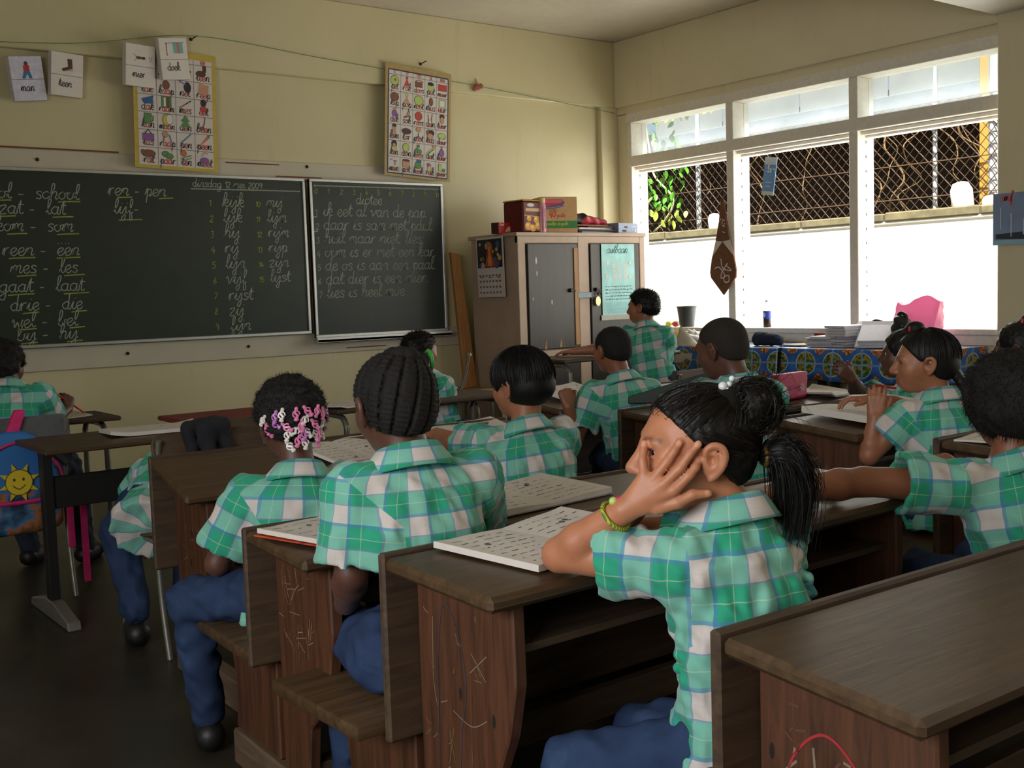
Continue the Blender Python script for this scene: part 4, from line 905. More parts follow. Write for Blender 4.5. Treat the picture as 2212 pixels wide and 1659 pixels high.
for i, (w, dd, hh, col, rz, lab) in enumerate([(.42, .26, .012, (150, 160, 176), .05, 'thin pale blue folder at the bottom of the heap on the cabinet'), (.50, .27, .014, (36, 34, 36), -.08, 'flat black folder in the heap on the cabinet'), (.44, .25, .016, (196, 180, 186), .1, 'pinkish white book in the heap on the cabinet'), (.40, .24, .012, (110, 66, 40), -.15, 'brown folder near the top of the heap on the cabinet'), (.36, .22, .012, (120, 74, 44), .06, 'tan brown folder topmost in the heap on the cabinet')]):
    m = MB(); m.box(-w/2, w/2, -dd/2, dd/2, 0, hh, .002); o = m.build('folder', flat('folder_%d' % i, col, .6)); o.location = (6.20+.04*i*(1 if i % 2 else -.4), 7.02, TZ+sum((.012, .014, .016, .012, .012)[:i])+.001*i); o.rotation_euler = (0, 0, rz); tag(o, lab, 'folder', 'heap of folders on the cabinet')
s = SDF((5.93, 6.9, TZ+.07), (6.42, 7.2, TZ+.19), .007); z = TZ+.115
s.cone((5.99, 7.02, z), (6.12, 7.02, z+.005), .045, .05, .03).cone((6.12, 7.02, z), (6.36, 7.02, z-.018), .045, .03, .03).waves(.005, .08, 5, 2)
def _bagm():
    t = NT('black_red_bag'); c = t.coord(); w_ = t.noise(c, 4, 2); return t.base(t.ramp(w_, [(.47, lin(26, 26, 34)), (.5, lin(170, 24, 44))]), .6)
o, _, _ = sdf_obj(s, 'sports_bag', _bagm(), None, (6.15, 7.02, TZ+.075)); o.location = (6.15, 7.02, TZ+.075); tag(o, 'black and red cloth bag lying on the folders', 'bag')
r = thing('blue_box', 'grey-blue flat box at the right end of the cabinet top', 'box', (6.50, 6.98, TZ), .25)
m = MB(); m.box(-.15, .15, -.09, .09, 0, .085, .003); m.build('carton', flat('grey_blue_carton', (110, 126, 156), .5), r)
p = Print(); p.rect(.05, .055, .12, .062, (170, 176, 150)); p.rect(.10, .015, .12, .035, (180, 180, 160)); p.build('carton_print', frame3((0, -.0905, 0), (1, 0, 0), (0, 0, 1)), r)
# plank leaning beside the cabinet
m = MB(); m.prism([(-.055, 0), (.06, 0), (.03, 1.08), (-.05, 1.10)], -.02, .02, 'y', .004, Matrix.Translation((5.16, 7.35, .50)) @ Matrix.Rotation(-.06, 4, 'X') @ Matrix.Rotation(-.05, 4, 'Y'))
tag(m.build('plank', wood('orange_pine', (168, 112, 54), (198, 144, 82), .6, 2)), 'tall orange pine plank leaning on the wall beside the cabinet', 'plank')
# small tables under the plank, metal rod
table('low plywood table under the leaning plank', 4.62, 5.24, 7.02, 7.5, .50, W_PALE, 'tube')
m = MB(); m.tube(bow([(4.06, 6.04, .609), (4.11, 6.0, .611), (4.15, 5.98, .68), (4.18, 5.96, .85)], 5), .011, 8); m.lathe([(.02, 0), (.02, .02)], 10, (4.18, 5.96, .85)); tag(m.build('bent_rod', M_STEEL, smooth=.8), 'bent steel rod standing beside the leaning plank', 'rod')

# ---------------------------------------------------------------- tables with fruit cloths by the window
def _cloth():
    t = NT('blue_fruit_oilcloth'); uv = t.new('ShaderNodeUVMap', uv_map='cloth'); s_ = t.new('ShaderNodeSeparateXYZ'); t.l(uv.outputs[0], s_.inputs[0])
    P = .23; u = t.math('SUBTRACT', t.math('MODULO', t.math('ADD', s_.outputs[0], 50*P), P), P/2); v = t.math('SUBTRACT', t.math('MODULO', t.math('ADD', s_.outputs[1], 50*P), P), P/2)
    r = t.math('SQRT', t.math('ADD', t.math('MULTIPLY', u, u), t.math('MULTIPLY', v, v)))
    n = t.noise(uv.outputs[0], 34, 3); fruit = t.ramp(n, [(.38, lin(30, 84, 44)), (.5, lin(60, 120, 50)), (.56, lin(200, 150, 50)), (.68, lin(170, 60, 40))])
    n0 = t.noise(uv.outputs[0], 7, 3); col = t.ramp(n0, [(.35, lin(36, 84, 168)), (.65, lin(70, 126, 206))])
    cr = t.math('MINIMUM', t.math('ABSOLUTE', u), t.math('ABSOLUTE', v)); cross = t.math('LESS_THAN', cr, .006)
    col = t.mix(t.math('LESS_THAN', r, .084), col, lin(176, 200, 220)); col = t.mix(t.math('LESS_THAN', r, .077), col, fruit)
    col = t.mix(cross, col, lin(116, 160, 214))
    u2 = t.math('ABSOLUTE', u); v2 = t.math('ABSOLUTE', v); rc = t.math('SQRT', t.math('ADD', t.math('POWER', t.math('SUBTRACT', u2, P/2), 2.0), t.math('POWER', t.math('SUBTRACT', v2, P/2), 2.0)))
    n3 = t.noise(uv.outputs[0], 60, 2); berry = t.ramp(n3, [(.4, lin(40, 90, 40)), (.5, lin(196, 70, 40)), (.6, lin(210, 180, 120))])
    col = t.mix(t.math('LESS_THAN', rc, .05), col, berry)
    return t.base(col, .28)
M_OIL = _cloth()
def oilcloth(label, x0, x1, y0, y1, z, drop, seed, tl, tb):
    tr = tag(empty('work_table', ((x0+x1)/2, (y0+y1)/2, 0)), tl, 'table'); cx, cy = (x0+x1)/2, (y0+y1)/2
    m = MB(); m.box(x0-cx+.012, x1-cx-.005, y0-cy+.012, y1-cy-.012, z-.03, z-.003); m.build('table_top', W_FRONT, tr)
    for a in (x0-cx+.05, x1-cx-.06):
        for b in (y0-cy+.05, y1-cy-.06): m = MB(); m.box(a-.025, a+.025, b-.025, b+.025, 0, z-.03, .003); m.build('leg', W_FRONT, tr)
    m = MB(); m.box(x0-cx+.03, x0-cx+.05, y0-cy+.06, y1-cy-.06, z-.16, z-.03); m.build('apron', W_FRONT, tr)
    rg = np.random.default_rng(seed); V = []; F = []; UV = []
    prof = [(x1-x0, 0), (.3, 0), (.012, 0), (.0, -.004), (-.004, -.012), (-.006, -drop*.35), (-.008, -drop*.7), (-.010, -drop)]; ny = 70; L = [0]
    for a, b in zip(prof, prof[1:]): L.append(L[-1]+math.hypot(b[0]-a[0], b[1]-a[1]))
    L = [q-L[2] for q in L]; ph = rg.uniform(0, 6, 4)
    for j in range(ny+1):
        yy = y0+(y1-y0)*j/ny; wv = .014*math.sin(yy*17+ph[0])+.01*math.sin(yy*31+ph[1])
        for i, (a, b) in enumerate(prof):
            k = max(0, -b/drop); V.append((x0+a-cx-max(0, wv+.008)*k, yy-cy, z+b+(.012*math.sin(yy*5+ph[2])*k if i == 7 else 0))); UV.append((yy, -L[i]))
    n = len(prof)
    for j in range(ny):
        for i in range(n-1): a = j*n+i; F.append((a, a+1, a+n+1, a+n))
    me = np_mesh('fruit_tablecloth', V, np.array(F)[:, ::-1]); UV = np.array(UV); set_uv(me, F, UV[np.array(F)[:, ::-1]])
    o = mobj('tablecloth', me, M_OIL); o.location = (cx, cy, 0); tag(o, label, 'tablecloth'); sm = o.modifiers.new('thick', 'SOLIDIFY'); sm.thickness = .002; sm.offset = -1
    # side drop
    V = []; F = []; UV = []
    for i in range(21):
        xx = x0+(x1-x0)*i/20
        for k in range(5): V.append((xx-cx, tb-cy+.006*math.sin(xx*23)*k/4*(1 if tb > cy else -1), z-drop*k/4)); UV.append((xx, -drop*k/4))
    for i in range(20):
        for k in range(4): a = i*5+k; F.append((a, a+1, a+6, a+5))
    me = np_mesh('side_drop', V, F); set_uv(me, F, np.array(UV)[np.array(F)]); mobj('side_drop', me, M_OIL, o)
oilcloth('blue fruit-patterned oilcloth on the table nearer the pillar', 6.36, 6.955, 3.95, 5.16, .80, .215, 1, 'table under the fruit oilcloth nearer the pillar', 3.94)
oilcloth('blue fruit-patterned oilcloth on the table nearer the cabinet', 6.33, 6.955, 5.166, 6.42, .80, .235, 2, 'table under the fruit oilcloth nearer the cabinet', 6.43)
# paper stacks on the cloth
M_SHEET = flat('white_copy_paper', (206, 204, 214), .7, var=.05)
for i, (x, y, n, h, rz, lab) in enumerate([(6.62, 4.93, 8, .075, .10, 'big grey-white paper stack on the fruit cloth, lower left part'), (6.63, 4.76, 8, .15, -.25, 'tall fanned stack of white papers on the fruit cloth'), (6.55, 4.52, 3, .05, .5, 'white printed sheets leaning against the tall paper stack')]):
    r = tag(empty('paper_pile', (x, y, .803), rz), lab, 'papers', 'papers on the fruit cloth'); z = 0
    for k in range(n):
        m = MB(); t = h/n; a = random.uniform(-.02, .02); b = random.uniform(-.02, .02)
        m.prism([(-.15+a, z), (.13+a, z), (.17+a, z+.012+.01*(i == 1)), (.17+a, z+t*.9+.012+.01*(i == 1)), (.13+a, z+t*.9), (-.15+a, z+t*.9)], -.105+b, .105+b, 'y' if i != 1 else 'y', .0015); m.build('paper_bundle', M_SHEET, r); z += t
    if i == 2:
        r.rotation_euler = (0, -.35, .5); r.location.z = .86
s = SDF((6.40, 5.24, .80), (6.6, 5.56, .93), .006)
s.cone((6.5, 5.30, .845), (6.5, 5.50, .845), .04, .042, .02).cone((6.5, 5.34, .86), (6.5, 5.49, .87), .035, .038, .02).waves(.003, .06, 4, 5)
o, _, _ = sdf_obj(s, 'pouch', flat('navy_cloth', (28, 36, 62), .85), None, (6.5, 5.4, .806)); o.location = (6.5, 5.4, .806); tag(o, 'navy blue cloth pencil pouch on the fruit cloth', 'pouch')
m = MB(); m.box(-.12, .12, -.09, .09, 0, .012, .002); m.mi = 0; o = m.build('exercise_book', flat('tan_book', (170, 140, 90), .7), loc=(6.6, 5.16, .803)); tag(o, 'tan exercise book lying right of the navy pouch', 'book')
m = MB(); m.tube([(0, 0, 0), (.02, -.17, .0)], .005, 6); tag(m.build('pen', flat('blue_pen', (40, 100, 190), .4), loc=(6.44, 5.24, .808)), 'blue pen lying on the fruit cloth by the pouch', 'pen')
m = MB(); m.box(-.02, .02, -.3, .3, -.0, .36, .004); tag(m.build('bench_back', W_RED, loc=(6.93, 5.0, .52)), 'brown board standing behind the paper stacks under the sill', 'board')
# crumpled plastic, yellow cup, white paper at the left table
s = SDF((6.40, 6.0, .80), (6.7, 6.35, .96), .007)
s.ell((6.52, 6.18, .855), (.07, .09, .05), None, .02).ell((6.52, 6.10, .835), (.06, .08, .035), None, .02).waves(.014, .06, 6, 8)
o, _, _ = sdf_obj(s, 'plastic_bag', flat('white_plastic', (224, 222, 220), .35, var=.05), None, (6.52, 6.15, .80)); o.location = (6.52, 6.15, .80); tag(o, 'crumpled white plastic bag at the left end of the fruit cloth', 'bag')
m = MB(); m.lathe([(.038, 0), (.05, .10), (.047, .10), (.036, .004)], 18); tag(m.build('cup', flat('yellow_plastic', (210, 180, 40), .4), loc=(6.46, 6.32, .802), smooth=.6), 'yellow plastic cup beside the crumpled bag', 'cup')
V = []; F = []
for i in range(13):
    for j in range(5): a = i/12; V.append((6.40-.05*math.sin(a*3)-.035*max(0, a-.4)*2, 5.98+j*.05+.03*a, .806+.15*max(0, .35-a)/.35*(j/4)-(.22*max(0, a-.4)/.6)))
for i in range(12):
    for j in range(4): a = i*5+j; F.append((a, a+1, a+6, a+5))
o = mobj('paper_sheet', np_mesh('paper_sheet', np.array(V)-(6.4, 6.1, .8), F), M_PAGE, None, (6.385, 6.1, .8)); o.modifiers.new('t', 'SOLIDIFY').thickness = .0015; tag(o, 'white paper sheet curling over the front of the fruit cloth', 'paper')
# on the sill
r = tag(empty('flower_pot', (7.08, 6.77, .913)), 'empty black plastic flower pot on the window sill', 'pot')
m = MB(); m.lathe([(.058, 0), (.062, .002), (.084, .15), (.084, .163), (.09, .164), (.09, .178), (.083, .178), (.06, .012), (.0, .012)], 24, cap=False); m.build('pot_wall', flat('black_plastic', (44, 48, 50), .45), r, smooth=.5)
r = tag(empty('soda_bottle', (7.08, 5.885, .913)), 'small cola bottle with blue label on the sill', 'bottle')
def _clear():
    t = NT('clear_plastic'); t.b.inputs['Transmission Weight'].default_value = .9; return t.base(lin(225, 232, 232), .1)
m = MB(); m.lathe([(.03, 0), (.032, .008), (.032, .075)], 16); m.build('drink', flat('cola', (46, 26, 20), .2), r, smooth=.6)
m = MB(); m.lathe([(.0335, .068), (.0335, .128)], 16, cap=False); m.build('label', flat('blue_label', (40, 64, 180), .4), r, smooth=.6)
m = MB(); m.lathe([(.032, .075), (.032, .13), (.026, .15), (.013, .18), (.012, .2)], 16); m.build('bottle_neck', _clear(), r, smooth=.6)
m = MB(); m.lathe([(.014, .2), (.014, .218)], 12); m.build('cap', flat('white_cap', (220, 220, 220), .4), r)
p = Print(); p.ell(0, .1, .012, .02, (200, 206, 220)); p.build('label_mark', frame3((-.034, 0, 0), (0, -1, 0), (0, 0, 1)), r)
for y, c, l in ((6.98, (196, 190, 60), 'yellow toy fruit on the sill near the cabinet'), (6.90, (190, 80, 50), 'orange toy fruit on the sill beside the flower pot'), (6.94, (80, 140, 60), 'green toy fruit on the sill near the cabinet')):
    m = MB(); m.ball((0, 0, .026), .03, 1.1, 1, .85); tag(m.build('toy_fruit', flat('toy_%d' % c[0], c, .5), loc=(7.07 if y != 6.94 else 7.13, y, .912), smooth=1), l, 'toy', 'toy fruit on the sill')
# pink bag and black bags
s = SDF((6.70, 4.12, .80), (6.98, 4.66, 1.2), .007)
s.fn(lambda X, Y, Z: np.maximum(np.abs(X-6.83-.02*np.sin(Y*14))-np.interp(Z, [.8, .95, 1.15], [.08, .06, .012]), np.maximum(np.abs(Y-4.37+.10*(Z-1))-.16, np.maximum(.806-Z, Z-1.115-.03*np.cos((Y-4.30)*20)))), (6.7, 4.15, .80), (6.98, 4.62, 1.2), .02).waves(.003, .09, 5, 4)
def _pinkbag():
    t = NT('pink_plastic_bag'); t.base(lin(236, 168, 198), .4); tl = t.new('ShaderNodeBsdfTranslucent'); tl.inputs[0].default_value = lin(240, 160, 196); mx = t.new('ShaderNodeMixShader'); mx.inputs[0].default_value = .45
    t.l(t.b.outputs[0], mx.inputs[1]); t.l(tl.outputs[0], mx.inputs[2]); t.l(mx.outputs[0], t.o.inputs[0]); return t.m
o, _, _ = sdf_obj(s, 'shopping_bag', _pinkbag(), None, (6.83, 4.44, .806)); o.location = (6.83, 4.44, .806); tag(o, 'bright pink plastic shopping bag on the fruit cloth before the window', 'bag')
for c, r3, sd, l in (((6.72, 4.62, .885), (.06, .11, .08), 3, 'shiny black handbag left of the pink bag'), ((6.62, 4.36, .93), (.06, .07, .09), 6, 'small black bag in front of the pink bag')):
    s = SDF(np.array(c)-.16, np.array(c)+.16, .006); s.ell(c, r3, None, .01).waves(.006, .06, 4, sd); s.half((0, 0, .806), (0, 0, -1), .01)
    s.chain([tuple(q) for q in smooth_pts([(c[0], c[1]-r3[1]*.6, c[2]+r3[2]*.4), (c[0], c[1]-r3[1]*.5, c[2]+r3[2]*1.0), (c[0], c[1]+r3[1]*.2, c[2]+r3[2]*1.15), (c[0], c[1]+r3[1]*.6, c[2]+r3[2]*.4)], 4)], [.008]*13)
    o, _, _ = sdf_obj(s, 'handbag', flat('black_leather', (28, 32, 32), .3), None, (c[0], c[1], .806)); o.location = (c[0], c[1], .806); tag(o, l, 'bag')
# hanging pennant, packet and poster at the pillar
r = tag(empty('pennant', (6.985, 6.255, 1.18)), 'brown cloth pennant with white marks hanging at the window upright', 'pennant')
out = [(.0, 0), (.135, .145), (.145, .19), (.125, .30), (.085, .42), (.04, .60), (.022, .73), (.012, .79), (-.012, .79), (-.03, .70), (-.055, .55), (-.085, .42), (-.12, .30), (-.14, .20), (-.135, .145)]
m = MB(); m.prism(out, -.008, .008, 'x', .002); m.build('cloth', flat('brown_felt', (104, 66, 40), .8, var=.15), r)
p = Print(); p.poly([(-.115, .32), (0, .44), (-.075, .45)], (196, 190, 180)); p.poly([(.115, .32), (0, .44), (.08, .45)], (196, 190, 180))
for st in ([(-.09, .22), (-.04, .23), (.02, .16), (-.02, .14), (-.01, .19), (.05, .26)], [(-.02, .30), (.0, .22), (.09, .2), (.04, .24)], [(.01, .15), (.06, .16), (.06, .11), (.015, .11), (.01, .15)]): p.line(smooth_pts(st, 5), .008, (214, 206, 196))
for k in range(3): p.line([(-.03+.02*k, .60-.02*k), (-.01+.02*k, .63-.02*k)], .006, (214, 206, 196)); p.line([(.0, .52+.05*k), (.03, .51+.05*k)], .006, (214, 206, 196))
p.build('white_marks', frame3((-.0086, 0, 0), (0, -1, 0), (0, 0, 1)), r)
m = MB(); m.tube([(0, -.004, .78), (.01, -.01, .95)], .003, 5); m.build('cord', M_NAIL, r)
r = tag(empty('hanging_packet', (7.12, 5.90, 1.97)), 'blue and white packet hanging in the middle window bay', 'packet'); r.rotation_euler = (.16, 0, 0)
m = MB(); m.box(-.004, .004, -.06, .06, 0, .30, .002); m.build('packet_sheet', flat('blue_packet', (96, 140, 190), .5, var=.1), r)
p = Print(); p.rect(-.06, .24, .06, .3, (180, 190, 200)); p.text('lam', -.03, .18, .03, .006, (210, 220, 230)); p.line([(-.03, .1), (.03, .1)], .006, (190, 200, 210)); p.line([(-.03, .07), (.02, .07)], .006, (190, 200, 210)); p.rect(-.06, 0, .06, .03, (190, 196, 196)); p.build('packet_print', frame3((-.0046, 0, 0), (0, -1, 0), (0, 0, 1)), r)
r = tag(empty('pillar_poster', (6.922, 3.66, 1.46)), 'small printed poster on the right pillar', 'poster')
m = MB(); m.box(-.004, 0, -.22, .22, 0, .33); m.build('poster_sheet', flat('blue_grey_poster', (130, 150, 186), .4, var=.12, scale=8), r)
p = Print(); p.rect(-.22, 0, .22, .03, (150, 190, 210)); p.rect(.0, .0, .04, .028, (20, 160, 180)); p.text('smf', -.17, .28, .03, .008, (206, 84, 60)); p.ell(.06, .22, .05, .05, (206, 206, 214)); p.poly([(-.2, .04), (.0, .03), (.0, .08), (-.2, .07)], (50, 60, 70)); p.rect(-.02, .06, .06, .16, (190, 194, 206)); p.ell(.14, .11, .06, .11, (150, 60, 80)); p.ell(.14, .22, .03, .035, (90, 60, 50)); p.rect(-.17, .1, -.165, .24, (220, 224, 230)); p.rect(-.1, .05, -.095, .2, (220, 224, 230))
p.build('poster_print', frame3((-.0046, 0, 0), (0, -1, 0), (0, 0, 1)), r)
# pencil case on the desk
r = tag(empty('pencil_case', (3.93, 3.15, .746), .1), 'hot pink pencil case with a white flower on the desk', 'pencil case')
s = SDF((-.14, -.06, -.005), (.14, .06, .13), .006); s.fn(lambda X, Y, Z: np.maximum(np.sqrt((X/np.interp(Z, [0, .12], [.095, .125]))**2*.0+np.maximum(np.abs(X)/np.interp(Z, [0, .12], [.085, .125]), 0)**2)*.1-.1, np.maximum(np.abs(Y)-.035+.015*Z/.12, np.maximum(-Z, Z-.115))), (-.14, -.06, -.002), (.14, .06, .13), .02)
o, _, _ = sdf_obj(s, 'case_body', flat('hot_pink_case', (206, 30, 100), .5), r, (0, 0, 0))
p = Print()
for k in range(8): a = k*math.pi/4; p.line([(math.cos(a)*.005, math.sin(a)*.005), (math.cos(a)*.02, math.sin(a)*.02)], .005, (236, 200, 214))
p.build('flower_print', frame3((.05, -.0375, .05), (1, 0, 0), (0, .1, 1)), r)

s = SDF((3.10, 3.05, .74), (3.44, 3.25, .84), .006)
s.cone((3.17, 3.15, .79), (3.37, 3.15, .79), .034, .036, .01).waves(.003, .05, 4, 12)
def _zebra():
    t = NT('zebra_cloth'); w = t.new('ShaderNodeTexWave'); w.inputs['Scale'].default_value = 28; w.inputs['Distortion'].default_value = 9; w.inputs['Detail'].default_value = 2; t.l(t.coord(), w.inputs[0]); return t.base(t.ramp(w.outputs[1], [(.3, lin(90, 88, 84)), (.5, lin(214, 208, 198))]), .7)
o, _, _ = sdf_obj(s, 'zebra_pouch', _zebra(), None, (3.27, 3.15, .757)); o.location = (3.27, 3.15, .757); tag(o, 'white pouch with grey zebra lines on the desk behind the ponytail girl', 'pouch')
m = MB(); m.prism([(-.22, 0), (.22, 0), (.22, .16), (-.22, .03)], -.006, .006, 'y', .003, Matrix.Translation((3.42, 3.32, .762)) @ Matrix.Rotation(-.8, 4, 'Z') @ Matrix.Rotation(-.25, 4, 'X'))
tag(m.build('slate', flat('dark_green_slate', (34, 46, 42), .5)), 'dark green slate propped beside the shaven-headed boy', 'slate')
# ---------------------------------------------------------------- children: materials
def _skin(name, rgb, rough=.48):
    t = NT(name); a = t.new('ShaderNodeAttribute', attribute_name='tint'); n = t.noise(t.coord(), 18, 4); n2 = t.noise(t.coord(), 400, 2)
    c = lin(*rgb); col = t.ramp(n, [(.3, tuple(x*.88 for x in c[:3])), (.7, tuple(min(1, x*1.1) for x in c[:3]))])
    col = t.mix(1.0, col, a.outputs['Color'], 'MULTIPLY'); t.bump(n2, .06, .001)
    t.b.inputs['Sheen Weight'].default_value = .05
    return t.base(col, rough)
SK_MID = _skin('warm_brown_skin', (186, 122, 88)); SK_BROWN = _skin('brown_skin', (138, 86, 60)); SK_DARK = _skin('dark_brown_skin', (92, 58, 44)); SK_TAN = _skin('tan_skin', (160, 104, 74))
def _hair(name, rgb, rough, sc=(60, 60, 8)):
    t = NT(name); n = t.noise(t.coord(scale=sc), 6, 5, .7); c = lin(*rgb)
    t.bump(n, .25, .003); return t.base(t.ramp(n, [(.3, tuple(x*.6 for x in c[:3])), (.75, tuple(x*1.7 for x in c[:3]))]), rough, spec=.35)
H_BLACK = _hair('black_straight_hair', (15, 13, 12), .5); H_COARSE = _hair('black_coiled_hair', (22, 18, 16), .8, (60, 60, 60)); H_STRAND = _hair('loose_dark_strands', (26, 20, 17), .38)
def _plaid():
    t = NT('green_plaid_cotton'); uv = t.new('ShaderNodeUVMap', uv_map='cloth'); s_ = t.new('ShaderNodeSeparateXYZ'); t.l(uv.outputs[0], s_.inputs[0]); P = .088
    f = [t.math('MODULO', t.math('ADD', s_.outputs[i], 40*P+.02), P) for i in (0, 1)]
    w = [t.math('LESS_THAN', q, .036) for q in f]; lev = t.math('MULTIPLY', t.math('ADD', w[0], w[1]), .5)
    col = t.ramp(lev, [(0, lin(34, 160, 124)), (.25, lin(120, 188, 168)), (.75, lin(208, 198, 192))]); col.node.color_ramp.interpolation = 'CONSTANT'
    def band(q, a, b): return t.math('MULTIPLY', t.math('GREATER_THAN', q, a), t.math('LESS_THAN', q, b))
    for q in f:
        col = t.mix(t.math('MULTIPLY', band(q, .036, .042), .45), col, lin(84, 112, 190))
        col = t.mix(t.math('MULTIPLY', band(q, .0855, .088), .45), col, lin(150, 112, 186))
        col = t.mix(t.math('MULTIPLY', band(q, .0632, .0648), .35), col, lin(214, 222, 190))
        col = t.mix(t.math('MULTIPLY', band(q, .0175, .0187), .2), col, lin(170, 176, 140))
    n = t.noise(t.coord(), 9, 4); col = t.mix(t.math('MULTIPLY', n, .14), col, lin(120, 120, 110)); n2 = t.noise(t.coord(), 700, 2); t.bump(n2, .12, .001)
    t.b.inputs['Sheen Weight'].default_value = .15
    return t.base(col, .85, spec=.2)
M_PLAID = _plaid()
def _denim():
    t = NT('blue_denim'); n = t.noise(t.coord(), 7, 5); n2 = t.noise(t.coord(scale=(1, 1, 3)), 260, 2)
    col = t.ramp(n, [(.3, lin(34, 47, 74)), (.6, lin(47, 64, 96)), (.8, lin(70, 90, 122))]); t.bump(n2, .25, .001); return t.base(col, .85, spec=.2)
M_DENIM = _denim(); M_DDENIM = flat('dark_denim', (40, 48, 66), .85)
M_EYE = flat('eye_white', (226, 220, 214), .15, var=.03); M_IRIS = flat('dark_iris', (26, 16, 12), .08)
M_SHOE = flat('black_shoe', (24, 22, 22), .5)
M_CREAM = flat('cream_lace', (226, 214, 200), .8)

def basis(yaw, pitch=0, roll=0):
    "rows: right, forward, up"
    f = vec(math.sin(yaw)*math.cos(pitch), math.cos(yaw)*math.cos(pitch), math.sin(pitch)); r = vec(math.cos(yaw), -math.sin(yaw), 0); u = np.cross(r, f)
    c, s = math.cos(roll), math.sin(roll); return np.array([c*r+s*u, f, -s*r+c*u])
def hand(s, wr, d, n, left, sc=1.0, curl=(.35, .45, .4), spread=.1, thumb=.7, nails=None):
    wr = np.asarray(wr, float); d = nrm(d); n = np.asarray(n, float); n = nrm(n-d*(n@d)); t = np.cross(n, d) if left else np.cross(d, n); k = .004*sc
    for off, ln, r0, sp in ((.024, .056, .0074, 1), (.008, .062, .0076, .3), (-.008, .057, .0072, -.4), (-.023, .045, .0064, -1.2)):
        mc = wr+d*(.070-.004*abs(sp))*sc+t*off*sc
        s.cone(wr+t*off*.55*sc, mc, .0135*sc, .0102*sc, .008*sc)
        a = 0; p = mc; rr = r0*sc
        for j, fr in enumerate((.45, .3, .25)):
            a += curl[j]; v = nrm(d*math.cos(a)+n*math.sin(a)+t*sp*spread*math.cos(a)); q = p+v*ln*fr*sc; r1 = rr*(.93, .92, .85)[j]; s.cone(p, q, rr, r1, k); p = q; rr = r1
        if nails is not None: nails.append((p-n*.004*sc, .006*sc))
    v = nrm(d*.55+t*thumb+n*.35); b = wr+d*.018*sc+t*.016*sc; m_ = b+v*.030*sc; e = m_+nrm(d*.85+t*.35*thumb+n*.25)*.030*sc
    s.cone(b, m_, .0115*sc, .0092*sc, .008*sc); s.cone(m_, e, .0090*sc, .0072*sc, k)
def head_sdf(s, L, hh, R, fine):
    E = lambda c, r, k=.012, sub=False: s.ell(L(*c), np.array(r)*hh, R, k, sub)
    C = lambda a, b, ra, rb, k=.01: s.cone(L(*a), L(*b), ra*hh, rb*hh, k)
    E((0, -.08, .14), (.355, .46, .375)); E((0, .10, -.14), (.285, .31, .35), .03); E((0, .26, -.36), (.13, .13, .12), .03)
    for q in (-1, 1): E((q*.19, .22, -.10), (.13, .13, .15), .03)
    C((-.19, .325, .115), (.19, .325, .115), .055, .055, .025)
    C((0, .390, .06), (0, .505, -.110), .045, .058, .016)
    for q in (-1, 1): E((q*.058, .448, -.135), (.050, .055, .042), .010)
    if fine:
        for q in (-1, 1): E((q*.043, .47, -.172), (.022, .03, .016), .004, True)
    C((-.085, .375, -.255), (.085, .375, -.255), .038, .038, .012); C((0, .415, -.248), (0, .41, -.25), .034, .034, .012)
    C((-.07, .375, -.315), (.07, .375, -.315), .042, .042, .012); C((0, .405, -.312), (0, .405, -.312), .036, .036, .012)
    if fine:
        s.cone(L(-.10, .425, -.283), L(.10, .425, -.283), .010*hh, .010*hh, .004, True)
    for q in (-1, 1):
        E((q*.155, .40, .035), (.085, .07, .060), .012, True)
        if fine:
            s.chain([L(q*.075, .372, .035), L(q*.115, .388, .078), L(q*.165, .382, .085), L(q*.225, .33, .045)], [.014*hh]*4, .004)
            s.chain([L(q*.075, .372, .030), L(q*.125, .378, .0), L(q*.175, .368, -.003), L(q*.225, .33, .035)], [.012*hh]*4, .005)
        # ear
        Re = R.copy(); E((q*.360, -.07, -.04), (.045, .085, .135), .012)
        ep = [L(*p) for p in smooth_pts([(q*.375, -.035, -.01), (q*.395, -.015, .06), (q*.415, -.065, .105), (q*.425, -.135, .09), (q*.425, -.165, .02), (q*.410, -.145, -.07), (q*.385, -.095, -.14), (q*.37, -.05, -.175)], 4)]; s.chain(ep, [(.017+.006*math.sin(i/len(ep)*3))*hh for i in range(len(ep))], .005)
        if fine: E((q*.425, -.07, -.01), (.05, .045, .07), .006, True); s.chain([L(*p) for p in smooth_pts([(q*.395, -.055, .04), (q*.405, -.10, .03), (q*.40, -.105, -.05), (q*.385, -.07, -.09)], 3)], [.012*hh]*10, .006)
def tint_paint(V, L, hh, R, nails=(), strong=True):
    T = np.ones((len(V), 3))
    def seg(pts):
        D = np.full(len(V), 9.)
        for a, b in zip(pts, pts[1:]):
            a, b = np.asarray(a), np.asarray(b); ab = b-a; t = np.clip((V-a)@ab/(ab@ab), 0, 1); D = np.minimum(D, np.linalg.norm(V-a-t[:, None]*ab, axis=1))
        return D
    def lay(D, r0, r1, col, amt):
        f = np.clip((r1-D)/(r1-r0), 0, 1)[:, None]*amt; T[:] = T*(1-f)+f*np.array(col)
    lay(seg([L(-.11, .41, -.245), L(0, .45, -.25), L(.11, .41, -.245)]), .025*hh, .05*hh, (.85, .58, .55), .8); lay(seg([L(-.09, .41, -.315), L(0, .44, -.315), L(.09, .41, -.315)]), .03*hh, .055*hh, (.9, .60, .56), .8)
    for q in (-1, 1):
        lay(seg([L(q*.07, .41, .125), L(q*.15, .41, .155), L(q*.25, .32, .135)]), .012*hh, .034*hh, (.32, .28, .26), .75)
        lay(seg([L(q*.08, .38, .05), L(q*.15, .39, .085), L(q*.225, .335, .055)]), .006*hh, .018*hh, (.2, .17, .16), .8)
    for p, r in nails:
        lay(np.linalg.norm(V-np.asarray(p), axis=1), r*.75, r*1.1, (1.5, 1.75, 2.2), .8)
    return T
CHILD = {}
